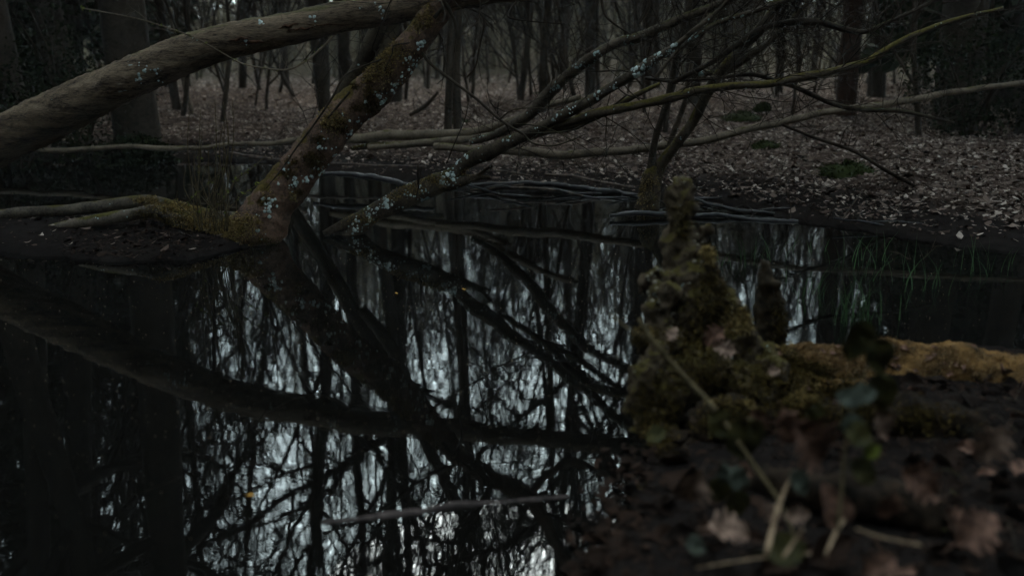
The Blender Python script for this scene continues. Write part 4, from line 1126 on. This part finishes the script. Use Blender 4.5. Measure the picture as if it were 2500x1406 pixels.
# ------------------------------------------------------------------ near bank: rotten stump, mossy hump, leaves
def remeshed(name, build, mat, root, voxel=0.012, disp=0.03, size=0.08, mid=0.5, disp2=0.012, size2=0.025):
    mb = MB(); build(mb)
    o = mb.build(name, mat, root)
    r = o.modifiers.new('r', 'REMESH'); r.mode = 'VOXEL'; r.voxel_size = voxel; r.use_smooth_shade = True
    for (st, sz) in ((disp, size), (disp2, size2)):
        t = bpy.data.textures.new('n', 'CLOUDS'); t.noise_scale = sz; t.noise_depth = 3
        d = o.modifiers.new('d', 'DISPLACE'); d.texture = t; d.strength = st; d.mid_level = mid
        d.texture_coords = 'LOCAL'
    bpy.context.view_layer.update()
    dg = bpy.context.evaluated_depsgraph_get()
    me = bpy.data.meshes.new_from_object(o.evaluated_get(dg))
    o.modifiers.clear(); o.data = me
    for p in me.polygons: p.use_smooth = True
    return o

M_ROT = bark_mat('rotten_wood', (0.010, 0.007, 0.004), (0.085, 0.068, 0.048), moss=0.42, lichen=0.25, moss_col=(0.07, 0.06, 0.016), scale=4, bump=0.8)
ST_ = empty('rotten_stump', at(1690, 1050, 2.85), 'tall jagged rotten stump covered in moss on the near bank', 'stump')
def stump_parts(mb):
    L = lambda pts, k=14, a=.25, s=0: limb(mb, pts, 30, k, a, .1, s, 9, .5)
    L([(1700, 1120, 2.9, 130), (1690, 960, 2.9, 115), (1680, 850, 2.92, 95), (1670, 760, 2.95, 85), (1665, 680, 2.98, 72), (1664, 610, 3.0, 52), (1664, 560, 3.02, 36), (1664, 500, 3.03, 28), (1662, 465, 3.04, 18), (1658, 440, 3.05, 7)], 20, .3, 1)
    L([(1720, 740, 2.95, 45), (1722, 680, 2.95, 34), (1722, 640, 2.95, 24), (1726, 610, 2.95, 12)], 12, .3, 2)
    L([(1630, 760, 2.9, 30), (1606, 710, 2.88, 22), (1598, 680, 2.87, 14), (1580, 700, 2.86, 10), (1572, 720, 2.86, 6)], 12, .3, 3)
    L([(1628, 700, 2.95, 20), (1628, 640, 2.98, 12), (1634, 580, 3.0, 10), (1638, 520, 3.0, 6)], 12, .3, 4)
    L([(1706, 640, 3.0, 22), (1716, 580, 3.0, 16), (1722, 548, 3.0, 8)], 12, .3, 5)
    L([(1740, 900, 2.8, 90), (1770, 820, 2.85, 70), (1780, 760, 2.9, 40), (1770, 720, 2.9, 18)], 16, .3, 6)
    L([(1600, 1120, 2.7, 70), (1590, 1000, 2.75, 50), (1600, 900, 2.8, 50), (1640, 820, 2.85, 40)], 16, .3, 7)
    L([(1560, 1130, 2.62, 60), (1600, 1010, 2.62, 60), (1680, 930, 2.65, 60), (1760, 900, 2.65, 50)], 14, .4, 10)
    L([(1640, 700, 2.86, 26), (1600, 740, 2.8, 30), (1610, 790, 2.78, 36), (1650, 860, 2.76, 40)], 14, .4, 11)
    L([(1740, 700, 2.9, 22), (1775, 760, 2.86, 30), (1815, 810, 2.82, 34), (1850, 870, 2.8, 40)], 14, .4, 12)
    L([(1560, 1000, 2.6, 30), (1575, 930, 2.62, 34), (1600, 870, 2.66, 30), (1610, 830, 2.7, 16)], 12, .5, 14)
    L([(1800, 1000, 2.6, 60), (1850, 950, 2.66, 56), (1880, 900, 2.72, 40), (1890, 870, 2.78, 20)], 14, .5, 15)
    L([(1570, 690, 2.84, 8), (1600, 668, 2.86, 12), (1635, 672, 2.9, 14)], 12, .5, 13)
    L([(1580, 860, 2.75, 24), (1560, 830, 2.72, 18), (1590, 800, 2.75, 16), (1630, 790, 2.8, 20)], 12, .3, 8)
    L([(1830, 1000, 2.8, 90), (1850, 900, 2.85, 60), (1830, 850, 2.9, 40)], 16, .3, 9)
so = remeshed('body', stump_parts, M_ROT, ST_, 0.009, 0.075, 0.06, 0.5, 0.03, 0.018)
bS = bvh_of([so])
mb = MB()
moss_brush(bS, [(1740, 760, 50, 60, 900), (1800, 770, 30, 30, 500), (1700, 830, 80, 40, 700), (1570, 820, 30, 20, 300), (1600, 1000, 60, 80, 900), (1720, 900, 90, 80, 800), (1850, 930, 60, 60, 600), (1665, 540, 24, 60, 250), (1740, 700, 30, 50, 400)], mb, rnd, 0.014, 6, 3, .0016)
mb.build('dark_moss', M_MOSS_DARK, ST_)['kind'] = 'stuff'
mb = MB()
moss_brush(bS, [(1728, 612, 14, 12, 260), (1732, 630, 10, 16, 160), (1810, 780, 32, 26, 500), (1790, 800, 30, 16, 300), (1575, 812, 24, 12, 160)], mb, rnd, 0.014, 6, 3, .0016)
mb.build('golden_moss', M_MOSS_GOLD, ST_)['kind'] = 'stuff'
mb = MB()
lichen_spots(bS, [(1660, 440, 9, 8), (1600, 680, 14, 8), (1585, 725, 12, 6), (1660, 520, 14, 10), (1690, 590, 24, 10), (1610, 690, 14, 6), (1700, 650, 26, 8), (1650, 800, 26, 8), (1775, 850, 14, 6)], mb, rnd, 4)
mb.build('lichen', plain_mat('grey_fungus', (0.10, 0.10, 0.085), (0.24, 0.24, 0.21), 60), ST_)['kind'] = 'stuff'

SN = empty('snag', at(1885, 860, 3.15), 'black charred looking snag standing just behind the rotten stump', 'snag')
def snag_parts(mb):
    limb(mb, [(1880, 930, 3.15, 42), (1878, 820, 3.15, 34), (1872, 740, 3.15, 26), (1870, 680, 3.15, 22), (1866, 645, 3.15, 12), (1862, 632, 3.15, 5)], 30, 16, .3, .1, 3, 9, .5)
    limb(mb, [(1905, 900, 3.1, 26), (1902, 800, 3.1, 20), (1900, 740, 3.1, 16), (1896, 690, 3.1, 10)], 30, 16, .3, .1, 4, 9, .5)
sn_o = remeshed('body', snag_parts, plain_mat('black_rotten_wood', (0.006, 0.005, 0.004), (0.045, 0.036, 0.024), 25), SN, 0.009, 0.03, 0.04)
bN = bvh_of([sn_o]); mb = MB()
moss_brush(bN, [(1905, 780, 20, 50, 300), (1890, 860, 40, 30, 300)], mb, rnd, 0.012, 6, 3, .0016)
mb.build('dark_moss', M_MOSS_DARK, SN)['kind'] = 'stuff'

HU = empty('mossy_hump', at(2080, 900, 3.0), 'smooth tan moss hump beyond the rotten stump at the water edge', 'moss')
def hump_parts(mb):
    limb(mb, [(1880, 920, 2.95, 40), (1940, 900, 2.97, 56), (2010, 915, 3.0, 74), (2090, 925, 3.0, 88), (2170, 930, 3.0, 94), (2280, 930, 3.0, 90), (2420, 950, 2.95, 90), (2600, 980, 2.9, 90)], 50, 20, .12, .03, 5, 5, .2)
    limb(mb, [(1900, 950, 2.8, 30), (1960, 940, 2.82, 40), (2050, 965, 2.8, 40), (2120, 950, 2.85, 40)], 30, 16, .3, .05, 7, 6, .4)
hu = remeshed('body', hump_parts, plain_mat('moss_soil', (0.012, 0.008, 0.003), (0.20, 0.12, 0.045), 14), HU, 0.012, 0.075, 0.14, 0.5, 0.02, 0.03)
bU = bvh_of([hu]); mb = MB()
moss_brush(bU, [(1990, 850, 70, 22, 1300), (2080, 855, 80, 26, 1700), (2150, 880, 60, 50, 1500), (2160, 850, 50, 24, 900), (2060, 890, 60, 24, 800), (2300, 880, 90, 50, 1300), (2430, 900, 90, 50, 1000)], mb, rnd, 0.008, 6, 3, .0014)
mb.build('tan_moss', M_MOSS_TAN, HU)['kind'] = 'stuff'
mb = MB()
moss_brush(bU, [(1920, 880, 40, 34, 800), (1950, 930, 70, 50, 1300), (2060, 960, 90, 50, 1300), (1990, 900, 40, 16, 400), (2170, 980, 80, 50, 700), (2350, 1000, 120, 60, 900)], mb, rnd, 0.012, 6, 3, .0018)
mb.build('dark_moss', M_MOSS_DARK, HU)['kind'] = 'stuff'
mb = MB()
moss_brush(bU, [(1960, 940, 40, 24, 350), (1915, 850, 20, 16, 200)], mb, rnd, 0.012, 6, 3, .0018)
mb.build('golden_moss', M_MOSS_GOLD, HU)['kind'] = 'stuff'

mb = MB()
for k in range(60):
    p, nn = hit(bU, rnd.uniform(1900, 2450), rnd.uniform(840, 960))
    if p is not None: leaf_mesh(mb, p + nn * .004, Vector((rnd.gauss(0, 1), rnd.gauss(0, 1), rnd.gauss(0, .3))), nn, rnd.uniform(.012, .035), 'oak', rnd, .2, .5)
mb.build('stuck_leaves', M_LEAF_BROWN, HU)['kind'] = 'stuff'
BK = empty('mossy_bank', at(1900, 1060, 2.5), 'dark lumpy mossy roots and peat between the stump and the fallen leaves', 'bank')
def bank_parts(mb):
    limb(mb, [(1700, 1080, 2.5, 70), (1790, 1050, 2.5, 76), (1870, 1045, 2.5, 60), (1960, 1035, 2.52, 70), (2060, 1045, 2.5, 60), (2200, 1040, 2.5, 80), (2400, 1080, 2.45, 90)], 60, 18, .35, .06, 6, 6, .6)
    limb(mb, [(1570, 1090, 2.62, 30), (1590, 1060, 2.6, 46), (1650, 1110, 2.45, 56), (1620, 1180, 2.3, 40), (1560, 1260, 2.15, 34), (1520, 1350, 2.0, 30), (1500, 1450, 1.85, 30)], 60, 16, .4, .08, 8, 8, .6)
    limb(mb, [(1880, 980, 2.7, 16), (1930, 965, 2.66, 18), (1990, 985, 2.6, 16), (2040, 975, 2.6, 10)], 30, 12, .4, .1, 9, 9, .6)
    limb(mb, [(1760, 1150, 2.2, 50), (1860, 1170, 2.1, 40), (1960, 1200, 2.0, 50), (2120, 1230, 1.95, 50), (2300, 1260, 1.9, 60)], 50, 16, .4, .06, 10, 6, .6)
bk = remeshed('body', bank_parts, plain_mat('black_peat', (0.004, 0.003, 0.002), (0.022, 0.015, 0.010), 22), BK, 0.012, 0.05, 0.07, 0.5, 0.02, 0.025)
bB2 = bvh_of([bk]); mb = MB()
moss_brush(bB2, [(1940, 985, 80, 40, 1000), (1800, 1010, 70, 50, 700), (1600, 1070, 50, 50, 700), (2080, 1000, 80, 40, 700), (1580, 1150, 40, 60, 300), (1760, 1030, 60, 30, 400), (2250, 1020, 90, 40, 500)], mb, rnd, 0.013, 6, 3, .0016)
mb.build('dark_moss', M_MOSS_DARK, BK)['kind'] = 'stuff'
mb = MB()
moss_brush(bB2, [(1960, 975, 44, 18, 260), (1835, 985, 30, 12, 100), (1590, 1050, 20, 20, 100), (1760, 985, 40, 14, 80)], mb, rnd, 0.013, 6, 3, .0016)
mb.build('golden_moss', M_MOSS_GOLD, BK)['kind'] = 'stuff'

# ---- grass in the shallows
def tuft(px, py, n, hpx, spread, label, mat=M_GRASS):
    p = ground_at(px, py, 0.0)
    mb = MB()
    for k in range(n):
        b = Vector((p.x + rnd.gauss(0, spread), p.y + rnd.gauss(0, spread * 1.2), -0.02))
        h = rad(hpx, p.y) * rnd.uniform(.5, 1.15); lean = Vector((rnd.gauss(0, .22), rnd.gauss(0, .2), 0))
        w = rnd.uniform(.0015, .0028); a = rnd.uniform(0, 3.14); s = Vector((math.cos(a), math.sin(a), 0)) * w
        V = []
        for j in range(6):
            t = j / 5; c = b + Vector((0, 0, h * t)) + lean * h * t * t * 1.3 - Vector((0, 0, h * .1 * t * t))
            ww = (1 - t) ** .7 + 0.02
            V += [tuple(c - s * ww), tuple(c + s * ww)]
        mb.add(V, [(2*j, 2*j+1, 2*j+3, 2*j+2) for j in range(5)])
    o = mb.build('grass_tuft', mat, None, (p.x, p.y, 0)); tag(o, label, 'grass', 'grass tufts in the shallows')
for (x, y, n, h, sp, lab) in ((2075, 785, 34, 150, .05, 'largest bright green grass tuft standing in the shallows'), (2035, 770, 16, 110, .05, 'grass tuft just touching the largest one on its open water side'), (1975, 720, 12, 110, .04, 'sparse grass tuft near the black snag'),
                          (1825, 640, 12, 90, .05, 'small grass tuft beyond the jagged stump'), (1850, 625, 10, 80, .05, 'faint grass tuft close to the floating log'), (1790, 650, 6, 70, .03, 'few grass blades right behind the stump'), (2090, 655, 14, 100, .08, 'grass tuft standing by the grey bowed branch'),
                          (1960, 610, 5, 60, .05, 'few grass blades beside the flat floating log'), (2150, 640, 7, 120, .06, 'tall thin grass blades beyond the grey bowed branch'), (2130, 770, 9, 90, .06, 'thin grass tuft next to the tan moss hump'), (1900, 690, 4, 70, .04, 'pair of thin blades next to the black snag top'),
                          (2260, 700, 16, 110, .08, 'loose grass tuft at the shaded end of the shallows'), (2400, 660, 14, 110, .1, 'wide grass tuft under the far muddy shore')):
    tuft(x, y, int(n * 1.1), h, sp, lab)

# ---- single leaves, stalks and bramble on the near bank
def cam_leaf(px, py, Y, length_px, angle, kind, mat, label, tilt=0.3, curl=.3, fold=.3, name='fallen_leaf', cat='leaf'):
    """a leaf centred under the pixel, its length along ANGLE seen from the front, its face tipped upward"""
    sz = rad(length_px, Y)
    d = Vector((math.cos(angle), rnd.uniform(-.2, .2), math.sin(angle))).normalized()
    c = at(px, py, Y)
    mb = MB(); leaf_mesh(mb, c - d * sz * .5, d, Vector((rnd.uniform(-.2, .2), -1, tilt + .4)), sz, kind, rnd, curl, fold)
    o = mb.build(name, mat, None, tuple(c)); tag(o, label, cat)
cam_leaf(1990, 1090, 1.62, 190, R(-52), 'oak', M_LEAF_BROWN, 'largest curled brown oak leaf on the dark near bank', .3, .25, .4)
cam_leaf(1925, 1045, 1.8, 110, R(-70), 'oak', M_LEAF_BROWN, 'brown leaf fragment above the largest oak leaf')
cam_leaf(2040, 1240, 1.6, 110, R(100), 'round', M_LEAF_BROWN, 'cupped brown leaf with pale ribs below the largest oak leaf', .2, .5, .6)
cam_leaf(1690, 1188, 1.75, 120, R(-112), 'oak', M_LEAF_PALE, 'narrow folded pale leaf hanging over the black water edge', .1, .2, .9)
cam_leaf(1785, 1290, 1.6, 130, R(-8), 'oak', M_LEAF_PALE, 'bleached leaf lying flat beneath the green bramble leaves', 1.4, .2, .3)
cam_leaf(1950, 1255, 1.6, 70, R(15), 'oak', M_LEAF_PALE, 'small pale crumpled leaf beside the straw stalk')
cam_leaf(1885, 1250, 1.6, 60, R(120), 'oak', M_LEAF_PALE, 'pale leaf scrap under the straw stalk')
cam_leaf(2170, 1240, 1.6, 100, R(-100), 'oak', M_LEAF_BROWN, 'reddish brown leaf beside the upright thin stem', .3)
cam_leaf(2160, 1040, 1.7, 90, R(-60), 'oak', M_LEAF_PALE, 'dim grey leaf below the tan moss hump')
cam_leaf(2150, 1380, 1.5, 110, R(20), 'oak', M_LEAF_BROWN, 'brown leaf low down at the frame edge')
cam_leaf(1955, 1178, 1.55, 80, R(-40), 'round', M_LEAF_BLUE, 'dull grey green leaf between the brown oak leaves', .6)
cam_leaf(1850, 1040, 2.0, 90, R(-80), 'oak', M_LEAF_BROWN, 'dark brown leaf hanging behind the bramble leaves')
cam_leaf(1770, 850, 2.6, 60, R(160), 'oak', M_LEAF_PALE, 'pale curled dead leaf stuck on the stump moss', .2)
cam_leaf(1740, 820, 2.62, 70, R(-140), 'oak', M_LEAF_BROWN, 'brown dead leaf stuck beside the pale curled one on the stump')
cam_leaf(1640, 815, 2.65, 40, R(60), 'oak', M_LEAF_PALE, 'small white curled leaf near the bramble tip', .2, .6)
cam_leaf(1890, 905, 2.6, 36, R(20), 'oak', M_LEAF_PALE, 'small pale leaf between stump and tan hump')
cam_leaf(1820, 1150, 1.9, 60, R(-20), 'oak', M_LEAF_BROWN, 'small brown leaf in the dark beneath the bramble')
cam_leaf(2260, 1180, 1.6, 140, R(-30), 'oak', M_LEAF_BROWN, 'broad brown leaf on the shaded part of the near bank')
cam_leaf(2390, 1290, 1.5, 150, R(30), 'oak', M_LEAF_BROWN, 'curled brown leaf in the corner of the near bank')
cam_leaf(2420, 1090, 1.7, 120, R(-120), 'oak', M_LEAF_PALE, 'pale dead leaf high on the shaded near bank')

BR = empty('bramble', at(1870, 1190, 1.72), 'thin bramble stem arching over the stump with broad green leaves', 'bramble')
mb = MB()
twig(mb, [(1560, 780, 2.15, 6), (1600, 838, 2.1, 6.5), (1665, 912, 2.05, 7), (1745, 998, 1.95, 7), (1800, 1075, 1.85, 6.5), (1850, 1148, 1.78, 6), (1900, 1220, 1.7, 6), (1950, 1330, 1.6, 6)], 60, 10, 30, .25)
twig(mb, [(1490, 765, 2.2, 2.5), (1530, 800, 2.17, 3), (1570, 822, 2.14, 3.4), (1620, 855, 2.1, 3)], 24, 8, 31, .3)
mb.build('stem', M_STEM, BR)
for (x, y, Y, l, a, m, k) in ((1815, 1075, 1.85, 120, R(-78), M_LEAF_GREEN, 'round'), (1760, 1035, 1.9, 90, R(-50), M_LEAF_GREEN, 'round'), (1845, 1050, 1.85, 90, R(-55), M_LEAF_GREEN, 'ov'),
                          (1770, 1155, 1.8, 55, R(100), M_LEAF_BLUE, 'round'), (1805, 1170, 1.78, 80, R(-40), M_LEAF_BLUE, 'round'), (1757, 1195, 1.8, 80, R(-95), M_LEAF_GREEN, 'round'), (1800, 1230, 1.78, 90, R(-80), M_LEAF_GREEN, 'round')):
    mb = MB(); sz = rad(l, Y); d = Vector((math.cos(a), rnd.uniform(-.2, .2), math.sin(a))).normalized()
    leaf_mesh(mb, at(x, y, Y) - d * sz * .5, d, Vector((0, -1, .7)), sz, k, rnd, .15, .15); mb.build('leaf', m, BR)
ST2 = empty('leafy_stem', at(2050, 1230, 1.55), 'upright thin leafy stem in front of the large oak leaf', 'plant')
mb = MB()
twig(mb, [(2045, 1300, 1.5, 4), (2052, 1220, 1.55, 4.5), (2062, 1110, 1.6, 4.5), (2070, 1050, 1.62, 4), (2085, 980, 1.65, 3), (2120, 890, 1.7, 2.5), (2135, 820, 1.72, 1.5)], 50, 8, 33, .3)
mb.build('stem', M_STEM, ST2)
for (x, y, Y, l, a, m) in ((2085, 1035, 1.62, 70, R(10), M_LEAF_BLUE), (2100, 1060, 1.6, 90, R(-20), M_LEAF_GREEN), (2100, 820, 1.7, 90, R(-95), M_LEAF_GREEN), (2150, 870, 1.65, 110, R(-70), M_LEAF_GREEN), (2085, 845, 1.7, 80, R(-110), M_LEAF_GREEN), (2075, 970, 1.65, 70, R(170), M_LEAF_BLUE), (2110, 960, 1.65, 70, R(15), M_LEAF_BLUE), (2130, 1100, 1.6, 50, R(40), M_BUD)):
    mb = MB(); sz = rad(l, Y); d = Vector((math.cos(a), rnd.uniform(-.2, .2), math.sin(a))).normalized()
    leaf_mesh(mb, at(x, y, Y) - d * sz * .5, d, Vector((0, -1, .7)), sz, 'round', rnd, .15, .15); mb.build('leaf', m, ST2)
for pts, lab in (([(1872, 1352, 1.45, 7), (1886, 1290, 1.5, 7), (1905, 1225, 1.55, 7), (1934, 1155, 1.6, 2)], 'pale dry straw stalk standing in front of the brown leaves'),
                 ([(2015, 1355, 1.45, 4), (2040, 1300, 1.5, 6), (2060, 1268, 1.55, 6)], 'short dry stalk under the cupped brown leaf'),
                 ([(1912, 1360, 1.45, 5), (1940, 1320, 1.5, 5), (1960, 1290, 1.5, 4)], 'short brown stalk crossing low beside the straw stalk'),
                 ([(1700, 1385, 1.45, 2.5), (1850, 1362, 1.5, 3), (1980, 1350, 1.5, 3)], 'thin dark twig lying level at the bottom of the bank'),
                 ([(2090, 1290, 1.5, 3), (2150, 1310, 1.5, 4), (2250, 1330, 1.5, 4)], 'thin twig on the bank past the cupped leaf')):
    root = empty('dry_stalk', at(*pts[0][:3]), lab, 'stalk'); mb = MB(); twig(mb, pts, 24, 8, 40, .2); mb.build('stem', M_STRAW, root)

# near-bank litter: curled oak leaves, twigs and moss on the peat
def near_litter(count, mat, seed, smin, smax, name='leaf_litter', label=''):
    rn = random.Random(seed); mb = MB(); c = 0
    while c < count:
        x, y = rn.uniform(0.1, 2.4), rn.uniform(0.95, 2.95)
        if signed_dist(np.array(x), np.array(y)) < 0.03: continue
        c += 1
        z = float(height(np.array([x]), np.array([y]))[0])
        a = rn.uniform(0, 6.28)
        d = Vector((math.cos(a), math.sin(a), rn.gauss(.1, .3))); nn = Vector((rn.gauss(0, .5), rn.gauss(-.2, .5), 1))
        leaf_mesh(mb, Vector((x, y, z + rn.uniform(.005, .03))), d, nn, rn.uniform(smin, smax), rn.choice(['oak', 'oak', 'round', 'ov']), rn, rn.uniform(-.3, .5), rn.uniform(.1, .8))
    return tag(mb.build(name, mat), label, 'leaf litter', kind='stuff')
M_LITTER_DARK = plain_mat('shade_dark_leaf', (0.003, 0.002, 0.0015), (0.024, 0.014, 0.010), 25, island=True)  # leaf colour lowered so the bank's shade is painted in
near_litter(260, M_LITTER_DARK, 1, .05, .10, label='oak leaves darkened for shade covering the near bank')
near_litter(50, M_LEAF_BROWN, 2, .04, .09, label='drier reddish brown leaves scattered over the near bank')
mb = MB()
for k in range(60):
    x, y = rnd.uniform(.4, 2.2), rnd.uniform(1.1, 2.8)
    if signed_dist(np.array(x), np.array(y)) < .05: continue
    z = float(height(np.array([x]), np.array([y]))[0]) + .02; a = rnd.uniform(0, 3.14); l = rnd.uniform(.04, .16)
    p0 = Vector((x, y, z)); d = Vector((math.cos(a), math.sin(a), rnd.gauss(.1, .2)))
    V, Q, _ = tube(np.array([list(p0), list(p0 + d * l * .5 + Vector((0, 0, rnd.gauss(0, .01)))), list(p0 + d * l)]), [.0022, .002, .001], 5); mb.add(V, Q)
tag(mb.build('twig_litter', M_FOREST), 'bits of broken twig strewn on the near bank', 'twigs', kind='stuff')
def crumbs(n, seed, mat, size, label):
    g = np.random.default_rng(seed)
    x = g.uniform(.05, 2.6, n); y = g.uniform(.9, 3.3, n); sd = signed_dist(x, y); k = sd > -.03
    G = np.stack([x, y, height(x, y)], -1)[k]
    return scatter_leaves('leaf_litter', G, size, mat, label, g)
crumbs(14000, 6, M_LITTER_DARK, .009, 'rotting leaf crumbs matted over the near bank peat')
# leaves and bark flakes heaped at the mossy root
g = np.random.default_rng(9); px_ = g.uniform(150, 560, 2600); py_ = g.uniform(540, 645, 2600)
G = np.array([list(ground_at(a, b, .06)) for a, b in zip(px_, py_)]); G[:, 2] = height(G[:, 0], G[:, 1]); G = G[signed_dist(G[:, 0], G[:, 1]) > .01]
scatter_leaves('leaf_litter', G, .010, M_LITTER_DARK, 'rotting dark flakes on the peat at the mossy root', g)
g = np.random.default_rng(21); px_ = g.uniform(1380, 1640, 1500); py_ = g.uniform(1060, 1440, 1500)
G = np.array([list(ground_at(a, b, 0.0)) for a, b in zip(px_, py_)]); sg = signed_dist(G[:, 0], G[:, 1]); G = G[(sg > -.10) & (g.random(1500) < np.exp(-np.abs(sg) / .04))]
G[:, 2] = np.maximum(height(G[:, 0], G[:, 1]), 0.0)
scatter_leaves('leaf_litter', G, .013, M_LITTER_DARK, 'sodden leaves trailing off the near bank into the water', g)
# ivy-like green leaves in the bank
for (x, y, Y, l, a, m, lab) in ((1600, 1060, 2.35, 60, 200, M_LEAF_GREEN, 'olive leaf low on the shaded side of the stump'), (1990, 1010, 2.0, 60, 250, M_LEAF_GREEN, 'olive leaf under the tan moss hump'), (2150, 960, 1.9, 110, 280, M_LEAF_GREEN, 'broad dark green leaf in front of the tan moss'),
                                (1920, 1340, 1.5, 120, 10, M_LEAF_GREEN, 'dark green leaf at the foot of the dry stalks'), (2110, 1150, 1.6, 90, 330, M_LEAF_GREEN, 'deep green leaf behind the upright thin stem'), (1700, 1330, 1.6, 70, 340, M_LEAF_BLUE, 'dim leaf low on the black bank edge')):
    cam_leaf(x, y, Y, l, R(a), 'round', m, lab, .6, .2, .2, name='green_leaf')
